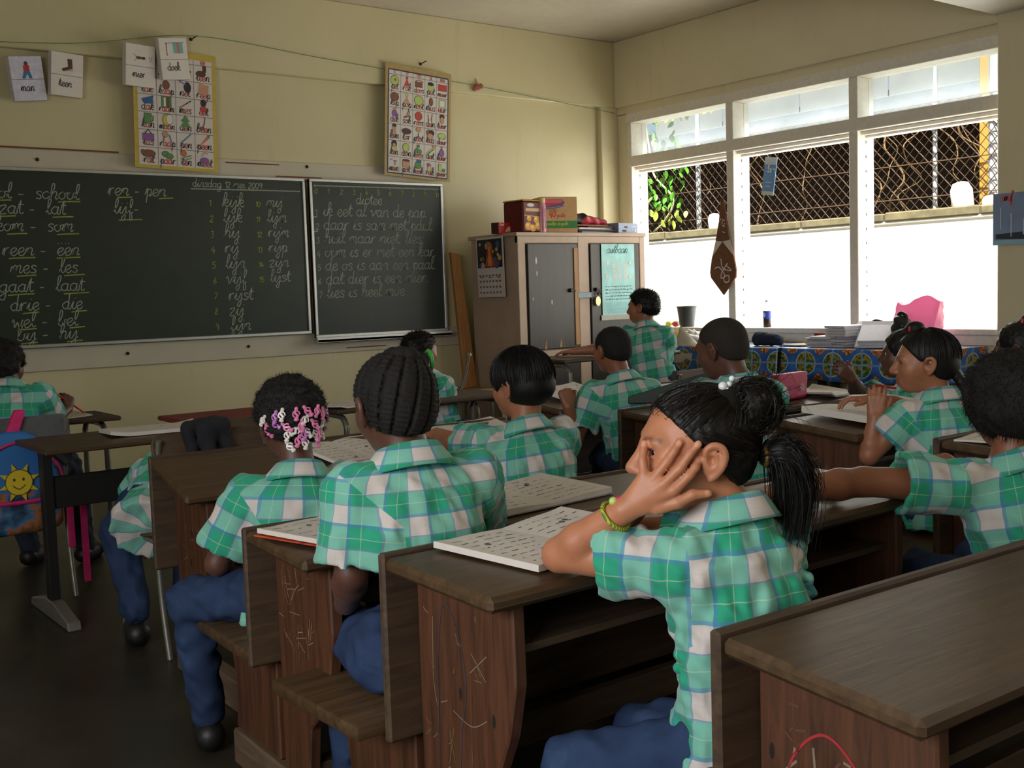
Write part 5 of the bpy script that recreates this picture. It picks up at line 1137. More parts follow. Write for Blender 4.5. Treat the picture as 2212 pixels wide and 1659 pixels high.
def person(label, hip, neck, shL, shR, elL, haL, elR, haR, head, face, hh=.195, skin=SK_BROWN, hair='short', h=.0075, kneeL=None, kneeR=None, footL=None, footR=None, denim=None, fine=False, seed=0,
           size=1.0, plaid=.115, sleeve=.62, handL=None, handR=None, extra_hand=None, hem=.075, hair_mat=None, waves=.0045, legs=True, hemw=1.0, fingersL=None, palmL=None):
    hip, neck, shL, shR, elL, haL, elR, haR, head = [np.asarray(a, float) for a in (hip, neck, shL, shR, elL, haL, elR, haR, head)]
    up = nrm(neck-hip); rt = shR-shL; rt = nrm(rt-up*(rt@up)); fw = np.cross(up, rt); TL = np.linalg.norm(neck-hip); org = vec(hip[0], hip[1], 0)
    fwh = nrm(vec(fw[0], fw[1], 0)); rth = vec(fwh[1], -fwh[0], 0)
    hL = hip-rt*.065*size; hR = hip+rt*.065*size
    kL = np.asarray(kneeL, float) if kneeL is not None else hL+fwh*.30*size-rth*.03-vec(0, 0, .0); kR = np.asarray(kneeR, float) if kneeR is not None else hR+fwh*.30*size+rth*.03
    fL = np.asarray(footL, float) if footL is not None else vec(*(kL[:2]+fwh[:2]*.02), .07); fR = np.asarray(footR, float) if footR is not None else vec(*(kR[:2]+fwh[:2]*.02), .07)
    R = basis(*face); L = lambda x, y, z: head+hh*(x*R[0]+y*R[1]+z*R[2])
    pts = np.array([hip, neck, shL, shR, elL, haL, elR, haR, head, kL, kR, fL, fR])
    lo = pts.min(0)-.15; hi = pts.max(0)+.15; lo[2] = max(lo[2], -.01); hi[2] = head[2]+hh*.62
    s = SDF(lo, hi, h); nails = []
    head_sdf(s, L, hh, R, fine)
    s.cone(L(0, -.13, -.22), neck-up*.01, .235*hh, .042*size, .02); s.cone(neck-up*.01, neck-up*.07, .045*size, .060*size, .03)
    s.cone(neck-up*.10, hip, .066*size, .075*size, .03)
    for a, b, c, lf, hs in ((shL, elL, haL, True, handL), (shR, elR, haR, False, handR)):
        s.cone(neck-up*.05, a, .05*size, .042*size, .03); s.cone(a, b, .040*size, .032*size, .015)
        e = nrm(b-c); mid = b+(c-b)*.3; s.cone(b, mid, .031*size, .034*size, .012); s.cone(mid, c, .034*size, .0225*size, .01)
        if hs is not None: hand(s, c, hs[0], hs[1], lf, size, *hs[2:], nails=nails)
    if palmL:
        for ch, rad in palmL: s.chain([np.asarray(q) for q in ch], rad, .008)
    if fingersL:
        for ch, rad in fingersL: s.chain([np.asarray(q) for q in ch], rad, .0035)
    for a, b, c in ((hL, kL, fL), (hR, kR, fR)):
        s.cone(a, b, .065*size, .045*size, .02); s.cone(b, c, .042*size, .028*size, .015)
        t = nrm(vec(fwh[0], fwh[1], -.15)); s.cone(c-vec(0, 0, .03), c-vec(0, 0, .045)+t*.12*size, .026*size, .022*size, .01)
    root, V, F = sdf_obj(s, 'person', skin, None, org, one=True); root.location = org; tag(root, label, 'person')
    set_attr(root.data, 'tint', tint_paint(V, L, hh, R, nails if not fingersL else [(np.asarray(ch[-1])+nrm(vec(-.68, -.73, .1))*.004, .0088) for ch, _ in fingersL]))
    # eyes
    for q in (-1, 1):
        m = MB(); m.ball(L(q*.152, .318, .035)-org, .056*hh, sub=3); o = m.build('eye', M_EYE, root, smooth=3)
        m = MB(); g = nrm(R[1]-(.45 if fine else 0)*R[0]); m.ball(L(q*.152, .318, .035)-org+g*.0255*hh, .036*hh, sub=2); m.build('iris', M_IRIS, o, smooth=3)
    # jeans
    if legs:
        dm = denim or M_DENIM
        s = SDF(np.minimum.reduce([hip, kL, kR, fL, fR])-.14, np.maximum.reduce([hip, kL, kR, fL, fR])+.14, max(h, .008))
        s.cone(hL, hR, .085*size, .085*size, .03)
        for a, b, c in ((hL, kL, fL), (hR, kR, fR)): s.cone(a, b, .078*size, .060*size, .03); s.cone(b, c+vec(0, 0, .02), .058*size, .046*size, .02)
        s.waves(.0045, .06, 6, seed+3)
        if hip[2] < .8 and min(kL[2], kR[2]) > hip[2]-.06: s.half(hip-vec(0, 0, .075), (0, 0, -1), .005, hip-.16, np.array([hip[0]+.16, hip[1]+.16, hip[2]]))
        sdf_obj(s, 'jeans', dm, root, org)
        for c in (fL, fR):
            t = nrm(vec(fwh[0], fwh[1], 0)); s = SDF(c-.17, c+.17, .009); s.cone(vec(c[0], c[1], .045)-t*.02, vec(c[0], c[1], .035)+t*.12*size, .042*size, .036*size, .02); s.half((0, 0, .004), (0, 0, -1), .004)
            sdf_obj(s, 'shoe', M_SHOE, root, org)
    # shirt
    sl = [(shL, elL), (shR, elR)]; ends = [a+(b-a)*sleeve for a, b in sl]
    P_ = np.array([hip-up*hem, neck, shL, shR]+ends); s = SDF(P_.min(0)-.19, P_.max(0)+.17, h)
    wk = np.array([-hem, 0, TL*.30, TL*.62, TL*.82, TL*.95, TL]); av = np.array([.150*hemw, .140*(1+hemw)/2, .130, .137, .130, .085, .045])*size; bv = np.array([.112*hemw, .105*(1+hemw)/2, .095, .102, .088, .062, .045])*size
    def tor(X, Y, Z):
        dx, dy, dz = X-hip[0], Y-hip[1], Z-hip[2]; u = dx*rt[0]+dy*rt[1]+dz*rt[2]; v = dx*fw[0]+dy*fw[1]+dz*fw[2]; w = dx*up[0]+dy*up[1]+dz*up[2]
        a = np.interp(w, wk, av); b = np.interp(w, wk, bv); v = v+.012*np.sin(np.clip(w/TL, 0, 1)*math.pi)
        d = ((np.abs(u)/a)**2.3+(np.abs(v)/b)**2.3)**(1/2.3); return np.maximum((d-1)*b*.9, np.maximum(w-TL+.004, -hem-w))
    s.fn(tor, P_.min(0)-.18, P_.max(0)+.16, .01)
    for (a, b), e in zip(sl, ends):
        s.cone(neck-up*.035, a-up*.012, .052*size, .056*size, .035); s.cone(a, a+(e-a)*1.25, .060*size, .074*size, .022)
    for (a, b), e in zip(sl, ends):
        d = nrm(b-a); q = .11; s.half(e, d, .003, e-q+d*.06, e+q+d*.06)
    s.waves(waves, .085, 6, seed, (1, 1, .6)); s.waves(waves*.5, .04, 5, seed+9, (1, 1, .5))
    for (a, b), e in zip(sl, ends):
        d = nrm(b-a); s.cone(e-d*.045, e+d*.05, .053*size, .059*size, .004, True)
    s.cone(neck+up*.03, neck-up*.002, .040*size, .040*size, .004, True)
    o, V, F = sdf_obj(s, 'shirt', M_PLAID, root, org, one=True)
    seams = []
    for i, (a, b) in enumerate(sl): d = nrm(b-a); lt = rt*(-1 if i == 0 else 1); seams.append((a+lt*.004, nrm(d+lt*1.1-up*.1), d, lt))
    bm = bmesh.new(); bm.from_mesh(o.data)
    for a, m_, d, lt in seams:
        gm = [f for f in bm.faces if abs((f.calc_center_median()-Vector(a-org)).dot(Vector(m_))) < .02 and (f.calc_center_median()-Vector(a-org)).length < .2]
        gm = gm+list({e for f in gm for e in f.edges})+list({v for f in gm for v in f.verts})
        bmesh.ops.bisect_plane(bm, geom=gm, dist=1e-6, plane_co=Vector(a-org), plane_no=Vector(m_))
    bmesh.ops.triangulate(bm, faces=[f for f in bm.faces if len(f.verts) != 4]); bm.to_mesh(o.data); bm.free(); me = o.data
    V = np.zeros(len(me.vertices)*3, np.float32); me.vertices.foreach_get('co', V); V = V.reshape(-1, 3).astype(float)+org
    li = np.zeros(len(me.loops), np.int32); me.loops.foreach_get('vertex_index', li); lt_ = np.zeros(len(me.polygons), np.int32); me.polygons.foreach_get('loop_total', lt_); fi = np.repeat(np.arange(len(lt_)), lt_)
    me.polygons.foreach_set('use_smooth', np.ones(len(lt_), bool))
    c = np.zeros((len(lt_), 3)); np.add.at(c, fi, V[li]); c /= lt_[:, None]; Vf = V[li]; uv = np.zeros((len(li), 2))
    def unwrap(an):
        mx = np.full(len(lt_), -9.); mn = np.full(len(lt_), 9.); np.maximum.at(mx, fi, an); np.minimum.at(mn, fi, an); wr_ = (mx-mn > math.pi)[fi]; return np.where(wr_ & (an < 0), an+2*math.pi, an)
    rel = Vf-hip; aa, bb = .138*size, .104*size; th = unwrap(np.arctan2(rel@rt/aa, -(rel@fw)/bb)); tt = np.linspace(-math.pi, 3*math.pi, 801); arc = np.concatenate([[0], np.cumsum(np.hypot(np.diff(aa*np.sin(tt)), np.diff(bb*np.cos(tt))))]); arc -= np.interp(0, tt, arc)
    uv[:, 0] = np.interp(th, tt, arc)+.012+.02*(seed % 5); uv[:, 1] = rel@up
    for i, ((a, b), e) in enumerate(zip(sl, ends)):
        sa, m_, d, lt = seams[i]; t = (c-a)@d; dist = np.linalg.norm(c-a-t[:, None]*d, axis=1); am = ((((c-sa)@m_) > 0) & (dist < .135*size) & (((c-hip)@lt) > .06*size))[fi]
        e1 = nrm(np.cross(d, up+.01*fw)); e2 = np.cross(d, e1); r2 = Vf-a; an = unwrap(np.arctan2(r2@e1, r2@e2))
        uv[am, 0] = (an*.064*size+.03)[am]; uv[am, 1] = (r2@d+.05)[am]
    uv *= .088/plaid; set_uv(me, None, uv)
    # collar
    n = 26; CV = []; CF = []; CU = []
    for i in range(n+1):
        a = -2.6+5.2*i/n; f = (1-math.cos(a))/2; r0 = .050+.004*f; zz = .030-.030*f
        for k_, (rr, z_) in enumerate(((r0, zz-.028), (r0+.002, zz+.004), (r0+.010, zz+.004), (r0+.024+.012*f, zz-.020), (r0+.036+.022*f, zz-.040-.012*f))):
            rr *= size; z_ *= size; CV.append(neck-org+rt*math.sin(a)*rr-fw*math.cos(a)*rr*1.05+up*(z_+.004)); CU.append((a*.07, z_+.02-.01*k_))
    for i in range(n):
        for k_ in range(4): a = i*5+k_; CF.append((a, a+1, a+6, a+5))
    me = np_mesh('collar', CV, CF); set_uv(me, CF, np.array(CU)[np.array(CF)]*.088/plaid); co = mobj('collar', me, M_PLAID, o); md = co.modifiers.new('thick', 'SOLIDIFY'); md.thickness = .004; md.offset = 0
    K = dict(root=root, L=L, R=R, hh=hh, org=org, h=h, head=head, up=up, rt=rt, fw=fw, neck=neck, shirt=o)
    if hair: HAIR[hair](K, seed)
    return K
def cap(K, t=.03, nape=-.18, face=(.50, -.13, .46, .42, .50), ears=True, tb=None, plane=None):
    L, R, hh = K['L'], K['R'], K['hh']; c = K['head']; s = SDF(c-hh*.85, c+hh*.85, max(.004, K['h']*.75))
    s.ell(L(0, -.085, .15), np.array((.36+t, .46+(tb or t), .38+t))*hh, R); s.ell(L(0, -.24, -.06), np.array((.29+t, .28+(tb or t), .30))*hh, R, .02)
    s.ell(L(0, face[0], face[1]), np.array(face[2:])*hh, R, .008, True)
    if ears:
        for q in (-1, 1): s.ell(L(q*.42, .02, -.13), np.array((.16, .17, .20))*hh, R, .006, True)
    if plane: s.half(L(0, plane[2], plane[3]), R[1]*plane[0]+R[2]*plane[1], .006)
    s.half(L(0, -.3, nape), -R[2]+R[1]*.35, .006); return s
def fuzz(K, V, n, ln, w, mat, jit=.6, droop=0):
    L, R, hh = K['L'], K['R'], K['hh']; c = L(0, -.1, .05); idx = RNG.choice(len(V), min(n, len(V)), replace=False); P = []
    for i in idx:
        d = nrm(V[i]-c)+RNG.normal(size=3)*jit; d = nrm(d); p0 = V[i]-nrm(V[i]-c)*.002; P.append(np.array([p0, p0+d*ln*.5, p0+d*ln+RNG.normal(size=3)*ln*.2-vec(0, 0, droop)]))
    return ribbons('hair_wisps', P, w, mat, K['root'], K['org'])
def hair_short(K, sd, t=.028, mat=None, fz=1400, ln=.006):
    s = cap(K, t, -.22); s.waves(.0015, .012, 6, sd); o, V, F = sdf_obj(s, 'hair', mat or H_COARSE, K['root'], K['org']); fuzz(K, V, fz, ln, .0012, mat or H_COARSE)
def hair_shaved(K, sd):
    s = cap(K, .008, -.26, (.60, -.16, .54, .46, .56), plane=(.75, -.66, .24, .30)); sdf_obj(s, 'hair', flat('cropped_hair', (34, 26, 22), .85, var=.2, scale=60), K['root'], K['org'])
def hair_spiky(K, sd):
    s = cap(K, .06, -.24, (.60, -.16, .56, .50, .58), plane=(.75, -.66, .22, .28)); s.waves(.002, .02, 6, sd); o, V, F = sdf_obj(s, 'hair', H_BLACK, K['root'], K['org']); fuzz(K, V, 2600, .016, .0022, H_BLACK, .45)
def hair_bowl(K, sd):
    s = cap(K, .09, -.46, (.54, -.16, .50, .42, .50), True, .11); o, V, F = sdf_obj(s, 'hair', H_BLACK, K['root'], K['org'])
    fuzz(K, V, 700, .010, .0016, H_BLACK, .7); flow(K, o, 1800, .012, L_target=(0, -.30, -.50), off=.522)
def flow(K, o, n, w, L_target, off=.49, lo=-.2, plane=None):
    "strands lying on the cap, running from the crown outward and down"
    L, hh = K['L'], K['hh']; P = []
    for _ in range(n):
        a = RNG.uniform(0, 6.283); e0 = RNG.uniform(.5, 1.5); c = []
        if abs((a-math.pi/2+math.pi) % (2*math.pi)-math.pi) < .8 and e0 < 1: continue
        for t in np.linspace(0, 1, 7):
            e = e0-t*RNG.uniform(.8, .9); r = (off+.004*math.sin(9*a+_))
            c.append(L(.88*r*math.cos(e)*math.cos(a), -.09+1.1*r*math.cos(e)*math.sin(a), .13+.95*r*math.sin(e)))
        if plane:
            ok = [plane[0]*((q-K['head'])@K['R'][1]/hh-plane[2])+plane[1]*((q-K['head'])@K['R'][2]/hh-plane[3]) < -.02 for q in c]; c = c[:ok.index(False)] if False in ok else c
            if len(c) < 3: continue
        P.append(np.array(c))
    return ribbons('hair_strands', P, .0026, H_BLACK, K['root'], K['org'])
def hair_afro(K, sd):
    s = cap(K, .10, -.22, tb=.08); s.waves(.004, .03, 6, sd); o, V, F = sdf_obj(s, 'hair', H_COARSE, K['root'], K['org']); fuzz(K, V, 3200, .012, .0016, H_COARSE, .9)
def hair_big(K, sd):
    s = cap(K, .15, -.55, (.56, -.16, .52, .42, .54), False, .18); s.waves(.004, .05, 6, sd); o, V, F = sdf_obj(s, 'hair', H_COARSE, K['root'], K['org']); fuzz(K, V, 4000, .013, .0018, H_COARSE, .8, .006)
def hair_corn(K, sd):
    L, R, hh = K['L'], K['R'], K['hh']; s = cap(K, .055, -.26); b = L(.12, -.16, .50); ax = nrm(b-L(0, -.1, 0)); e1 = nrm(np.cross(ax, R[1])); e2 = np.cross(ax, e1); c0 = L(0, -.1, .05)
    X, Y, Z = s.xyz(tuple(slice(0, m) for m in s.n)); dx, dy, dz = X-c0[0], Y-c0[1], Z-c0[2]; ph = np.arctan2(dx*e1[0]+dy*e1[1]+dz*e1[2], dx*e2[0]+dy*e2[1]+dz*e2[2])
    g = np.abs(np.sin(ph*8)); s.a += (.062*hh*(1-np.minimum(1, g*2.6))).astype(np.float32)+(.0022*np.sin((dx*ax[0]+dy*ax[1]+dz*ax[2])*2*math.pi/.011)*np.minimum(1, g*1.5)).astype(np.float32)
    for i in range(9):
        a = i*.7; s.ell(b+e1*.03*math.cos(a)*(i > 0)+e2*.03*math.sin(a)*(i > 0)+ax*RNG.uniform(-.01, .008), (.021, .021, .019), None, .005)
    o, V, F = sdf_obj(s, 'hair', H_COARSE, K['root'], K['org']); fuzz(K, V, 1500, .006, .001, H_COARSE, .8)
    m = MB(); m.tube([tuple(b-K['org']+R[0]*.052+R[1]*.018*math.cos(t)+R[2]*(.022*math.sin(t)-.012)) for t in np.linspace(0, 6.283, 17)[:-1]], .0045, 8, True); m.build('hair_tie', flat('green_elastic', (40, 160, 60), .4), K['root'], smooth=1)
def hair_tails(K, sd):
    L, R, hh = K['L'], K['R'], K['hh']; s = cap(K, .05, -.28, (.54, -.14, .47, .40, .50)); s.waves(.002, .02, 5, sd); s.ell(L(0, -.25, .60), np.array((.17, .2, .14))*hh, R, .02)
    o, V, F = sdf_obj(s, 'hair', H_BLACK, K['root'], K['org']); flow(K, o, 500, .012, None, .450, plane=(.75, -.66, .22, .28))
    for q in (-.12, .12):
        m = MB(); m.tube([tuple(L(q, -.16, .555)-K['org']+R[0]*.014*math.cos(t)+R[2]*.012*math.sin(t)+R[1]*.004) for t in np.linspace(0, 6.28, 13)[:-1]], .005, 6, True); m.build('hair_tie', flat('red_pink_elastic', (206, 50, 70), .5), K['root'], smooth=1)
def hair_braid(K, sd):
    L, R, hh, org = K['L'], K['R'], K['hh'], K['org']; s = cap(K, .065, -.30, (.53, -.13, .47, .40, .51), plane=(.75, -.66, .27, .28))
    o, V, F = sdf_obj(s, 'hair', H_BLACK, K['root'], org); flow(K, o, 1500, .012, None, .486, plane=(.75, -.66, .27, .28))
    p0 = L(.0, -.50, -.20); pts = [p0, p0+vec(.02, -.03, -.06), p0+vec(.025, -.035, -.13), p0+vec(.02, -.03, -.21), p0+vec(.015, -.02, -.28)]
    s = SDF(np.min(pts, 0)-.06, np.max(pts, 0)+.06, .005); P = smooth_pts(pts, 7)
    for i, p in enumerate(P): q = 1-.5*i/len(P); sg = 1 if i % 2 else -1; s.ell(p+vec(.010*sg*q, .004*sg, 0), (.019*q, .018*q, .021), None, .004)
    sdf_obj(s, 'braid', H_BLACK, K['root'], org)
HAIR = dict(short=hair_short, shaved=hair_shaved, spiky=hair_spiky, bowl=hair_bowl, afro=hair_afro, big=hair_big, corn=hair_corn, tails=hair_tails, braid=hair_braid)
# ---------------------------------------------------------------- the children, front to back
# ponytail girl in the foreground
def pony(K, sd):
    L, R, hh, org = K['L'], K['R'], K['hh'], K['org']; s = cap(K, .022, -.30, (.58, -.16, .50, .44, .56), plane=(.74, -.67, .19, .27)); s.waves(.0012, .014, 5, sd)
    tie1 = L(-.10, -.30, .42); tie2 = L(-.05, -.60, -.08); s.ell(tie1, (.026, .026, .026), None, .02)
    sdf_obj(s, 'hair', H_BLACK, K['root'], org); P = []; cen = L(0, -.085, .14); rad = np.array((.36, .46, .38))*hh
    def on(dl, k): dl = nrm(dl); return cen+(R[0]*dl[0]*rad[0]+R[1]*dl[1]*rad[1]+R[2]*dl[2]*rad[2])*k
    def loc(p): q = (p-cen); return nrm(np.array([q@R[0]/rad[0], q@R[1]/rad[1], q@R[2]/rad[2]]))
    d1, d2 = loc(tie1), loc(tie2)
    for _ in range(2200):
        a = RNG.uniform(-math.pi, math.pi); e = RNG.uniform(-.25, 1.35); st = nrm(np.array([math.cos(e)*math.sin(a), math.cos(e)*math.cos(a), math.sin(e)]))
        if .74*(st[1]*.46-.085-.19)-.67*(st[2]*.38+.14-.27) > -.02*RNG.random(): continue
        tg = d1 if (st[2] > .22 or st[1] > .3) else d2; c = []
        tn = nrm(tg+RNG.normal(size=3)*.05); k0 = RNG.uniform(1.055, 1.095)
        for t in np.linspace(0, 1, 9):
            q = nrm(st*(1-t)+tn*t); c.append(on(q, k0+.02*math.sin(t*math.pi)))
        P.append(np.array(c))
    ribbons('hair_strands', P, .0020, H_STRAND, K['root'], org)
    P = []                                                              # loose fringe and flyaways
    for _ in range(150):
        a = RNG.uniform(-.9, .5)-.5; e = RNG.uniform(.45, 1.3); st = on(np.array([math.cos(e)*math.sin(a), math.cos(e)*math.cos(a), math.sin(e)]), 1.06); d = nrm(RNG.normal(size=3)*.5+R[2]*.7-R[1]*.5)
        ln = RNG.uniform(.012, .04); P.append(np.array([st, st+d*ln*.5, st+d*ln*.8-R[1]*ln*.5, st+d*ln*.7-R[1]*ln]))
    for _ in range(260):                                                 # fine hairs at the hairline
        a = RNG.uniform(-1.75, 1.75); z_ = RNG.uniform(-.1, .85); st = nrm(np.array([math.sin(a)*math.sqrt(1-z_*z_), math.cos(a)*math.sqrt(1-z_*z_), z_])); pv = .74*(st[1]*.46-.085-.19)-.67*(st[2]*.38+.14-.27)
        if 0 < pv < .015: P.append(np.array([on(nrm(st*(1-t)+d1*t), 1.035+.09*t) for t in np.linspace(0, RNG.uniform(.2, .45), 6)]))
    ribbons('flyaway_hair', P, .0009, H_STRAND, K['root'], org)
    # messy bun above
    s = SDF(tie1-.10, tie1+.10, .004); bc = L(-.08, -.50, .34)
    for i in range(9): a = i*.75; s.ell(bc+R[1]*.018*math.cos(a)+R[2]*.016*math.sin(a)+R[0]*.008*math.sin(2*a), (.029, .026, .029), None, .006)
    s.waves(.002, .014, 5, 4); sdf_obj(s, 'bun', H_BLACK, K['root'], org); P = []
    for _ in range(420):
        a0 = RNG.uniform(0, 6.28); ax = nrm(RNG.normal(size=3)+R[0]*1.5); e1 = nrm(np.cross(ax, R[2])); e2 = np.cross(ax, e1); r = RNG.uniform(.042, .056)
        P.append(np.array([bc+(e1*math.cos(a0+t)+e2*math.sin(a0+t))*(r+.006*t*RNG.random()) for t in np.linspace(0, RNG.uniform(1, 2.2), 8)]))
    for _ in range(46):
        a0 = RNG.uniform(-.6, 1.6); d = nrm(-R[1]*math.cos(a0)+R[2]*math.sin(a0)+RNG.normal(size=3)*.25); p = bc+d*.03; ln = RNG.uniform(.03, .065); P.append(np.array([p, p+d*ln*.5, p+d*ln+RNG.normal(size=3)*.006, p+d*ln*1.05-R[2]*ln*.3-R[1]*ln*.2]))
    ribbons('bun_strands', P, .0018, H_STRAND, K['root'], org)
    # ponytail
    P = []; base = tie2
    ctrl = [base, base-R[1]*.035+R[2]*.004, base-R[1]*.052-R[2]*.035, base-R[1]*.054-R[2]*.085, base-R[1]*.044-R[2]*.145, base-R[1]*.040-R[2]*.19]
    C0 = np.array(smooth_pts(ctrl, 4)); n = len(C0)
    for _ in range(1300):
        o = RNG.normal(size=3)*.5; sp = np.array([.010+.030*math.sin(min(1, i/(n*.55))*math.pi*.55) for i in range(n)])*(.55+.45*np.linspace(1, .7, n)); m_ = int(n*RNG.uniform(.6, 1.0))
        P.append((C0+o[None, :]*sp[:, None]+RNG.normal(size=3)*.003*np.linspace(0, 1, n)[:, None])[:max(5, m_)])
    ribbons('ponytail', P, .0022, H_BLACK, K['root'], org)
    s = SDF(base-.12, base+.1, .006)
    s.chain([C0[i] for i in (0, 3, 6, 9, 12)], [.014, .026, .028, .024, .014], .01); sdf_obj(s, 'ponytail_core', H_BLACK, K['root'], org)
    m = MB(); m.tube([tuple(base-org+R[0]*.016*math.cos(t)+R[2]*.016*math.sin(t)) for t in np.linspace(0, 6.28, 15)[:-1]], .005, 7, True); m.build('hair_tie', flat('gold_elastic', (120, 96, 40), .4, .3), K['root'], smooth=1)
    for p, c in ((tie1+R[1]*.022-R[0]*.012+R[2]*.012, 'white'), (tie1+R[1]*.028-R[0]*.018-R[2]*.006, 'white'), (tie1+R[1]*.034-R[0]*.014-R[2]*.020, 'silver'), (tie1+R[1]*.014-R[0]*.010+R[2]*.026, 'white')):
        m = MB(); m.ball(p-org, .0085, 1, 1, 1); m.build('hair_bead', flat('bead_'+c, (226, 226, 230) if c == 'white' else (150, 150, 156), .15, 0 if c == 'white' else .9), K['root'], smooth=3)
    for k_ in range(5):
        p = tie1+R[1]*(.020-.006*k_)-R[0]*(.020-.004*k_)+R[2]*(.002+.009*k_); m = MB(); m.ball(p-org, .0055); m.build('hair_bead', flat('bead_white', (226, 226, 230), .15), K['root'], smooth=3)
HAIR['pony'] = pony
HC = vec(1.461, 1.391, .957)
pk = [(1.348, 1.398, .926), (1.351, 1.405, .950), (1.358, 1.409, .966), (1.363, 1.412, .979)]
fing = [(pk, [.0095, .0078, .0070, .0062]), ([(1.355, 1.380, .922), (1.371, 1.363, .951), (1.381, 1.356, .968), (1.390, 1.352, .982)], [.0098, .0084, .0076, .0066]),
        ([(1.361, 1.363, .912), (1.379, 1.341, .940), (1.392, 1.331, .963), (1.404, 1.321, .981)], [.0100, .0086, .0078, .0068]), ([(1.374, 1.350, .902), (1.391, 1.332, .926), (1.402, 1.327, .940), (1.412, 1.330, .951)], [.0100, .0086, .0080, .0068]),
        ([(1.360, 1.380, .868), (1.380, 1.350, .878), (1.398, 1.332, .892), (1.421, 1.316, .893)], [.0135, .0110, .0094, .0072])]
wr = (1.325, 1.428, .862)
palm = [([wr, q], [.018, .0108]) for q in ((1.348, 1.398, .924), (1.355, 1.382, .920), (1.361, 1.365, .911), (1.372, 1.352, .900), (1.362, 1.378, .872))]
girl = person('girl with ponytail resting her cheek on her hand at the middle desk', (1.50, 1.31, .418), (1.505, 1.345, .845), (1.392, 1.352, .762), (1.635, 1.345, .785), (1.288, 1.565, .765), wr, (1.43, 1.60, .775), (1.425, 1.475, .868), tuple(HC), (-1.0, -.02, .04), .218, SK_MID, 'pony', .0038,
    kneeL=(1.285, 1.53, .372), kneeR=(1.50, 1.58, .36), footL=(1.26, 1.60, .09), footR=(1.5, 1.62, .09), fine=True, seed=11, sleeve=.64, fingersL=fing, palmL=palm, handR=((-.1, -.3, .9), (.3, -.7, 0)), waves=.0055, hem=.07, hemw=1.15)
K = girl; org = K['org']
fa = nrm(np.array(wr)-np.array((1.288, 1.565, .765))); bc = np.array(wr)-fa*.022; e1 = nrm(np.cross(fa, vec(0, 0, 1))); e2 = np.cross(fa, e1)
br = empty('bracelet', tuple(bc)); br.parent = K['root']; br.location = tuple(bc-org)
def _brac():
    t = NT('yellow_green_weave'); n = t.new('ShaderNodeTexWave'); n.inputs['Scale'].default_value = 60; n.inputs['Distortion'].default_value = 2; t.l(t.coord(), n.inputs[0]); return t.base(t.ramp(n.outputs[1], [(.3, lin(70, 130, 60)), (.6, lin(190, 180, 30))]), .6)
m = MB(); m.tube([tuple((e1*math.cos(t)+e2*math.sin(t))*.0285+fa*.004*math.sin(t)) for t in np.linspace(0, 6.283, 29)[:-1]], .0042, 8, True); m.build('woven_cord', _brac(), br, smooth=2)
cd = nrm(vec(0, 0, CAM_H)-bc)
for k_, (c, off) in enumerate((((190, 210, 110), .0), ((206, 30, 100), .011))):
    m = MB(); m.ball(tuple(vec(0, 0, 1)*.031-fa*.004+nrm(vec(-.68, -.73, 0))*.012+nrm(vec(.8, -.6, 0))*off+vec(0, 0, .002*k_)), .0082); m.build('bracelet_bead', flat('bracelet_bead_%d' % k_, c, .5), br, smooth=3)
# lace trim on the jeans pocket

# girl with hair beads
K = person('girl with pink and white hair beads seen from behind', (1.285, 2.66, .475), (1.322, 2.69, .79), (1.195, 2.755, .732), (1.462, 2.685, .745), (1.125, 2.80, .56), (1.21, 2.94, .53), (1.50, 2.84, .60), (1.42, 2.98, .56), (1.325, 2.745, .925), (.12, -.12, 0), .20, SK_DARK, 'afro', .0065,
    kneeL=(1.095, 2.93, .44), kneeR=(1.36, 2.98, .46), footL=(1.135, 2.95, .09), footR=(1.36, 3.0, .09), seed=21, sleeve=.82, handL=((.2, .9, -.2), (0, 0, -1)), handR=((-.2, .9, -.1), (0, 0, -1)), waves=.0036)
L, R, org = K['L'], K['R'], K['org']; clip = {}
for c in ('pink', 'white', 'violet'):
    m = MB(); m.tube([(0, 0, -.013), (.004, -.002, -.004), (-.004, -.002, .004), (0, 0, .013)], .0042, 6); m.ball((0, -.001, -.014), .0062, 1.2, .8, .9, 1); m.ball((0, -.001, .014), .0058, 1, .8, 1.1, 1); m.tube([(.009*math.cos(t), -.002, .009*math.sin(t)) for t in np.linspace(0, 5.2, 9)], .0022, 5)
    o = m.build('hair_bead', flat('clip_'+c, {'pink': (226, 130, 176), 'white': (226, 220, 212), 'violet': (190, 120, 190)}[c], .3), None); clip[c] = o.data; bpy.data.objects.remove(o)
for row, (z, n, sp) in enumerate(((.07, 9, 2.5), (-.05, 9, 2.4), (-.18, 8, 1.9), (-.27, 5, 1.2))):
    for i in range(n):
        a = -sp/2+sp*i/(n-1)+RNG.normal()*.06+.05; zz = z+RNG.normal()*.03; k = .455-.05*row*.6 if row else .46
        p = L(math.sin(a)*(k+.0), -.10-math.cos(a)*(k+.11), zz); o = bpy.data.objects.new('hair_bead', clip[('pink', 'white', 'white', 'violet', 'white', 'pink')[int(RNG.integers(6))]]); link(o, K['root'])
        o.location = p-org; f = nrm(R[0]*math.sin(a)-R[1]*math.cos(a)); o.rotation_euler = Vector(-f).to_track_quat('Y', 'Z').to_euler(); o.rotation_euler.rotate_axis('Y', RNG.uniform(-1, 1)); o.scale = [1.0]*3
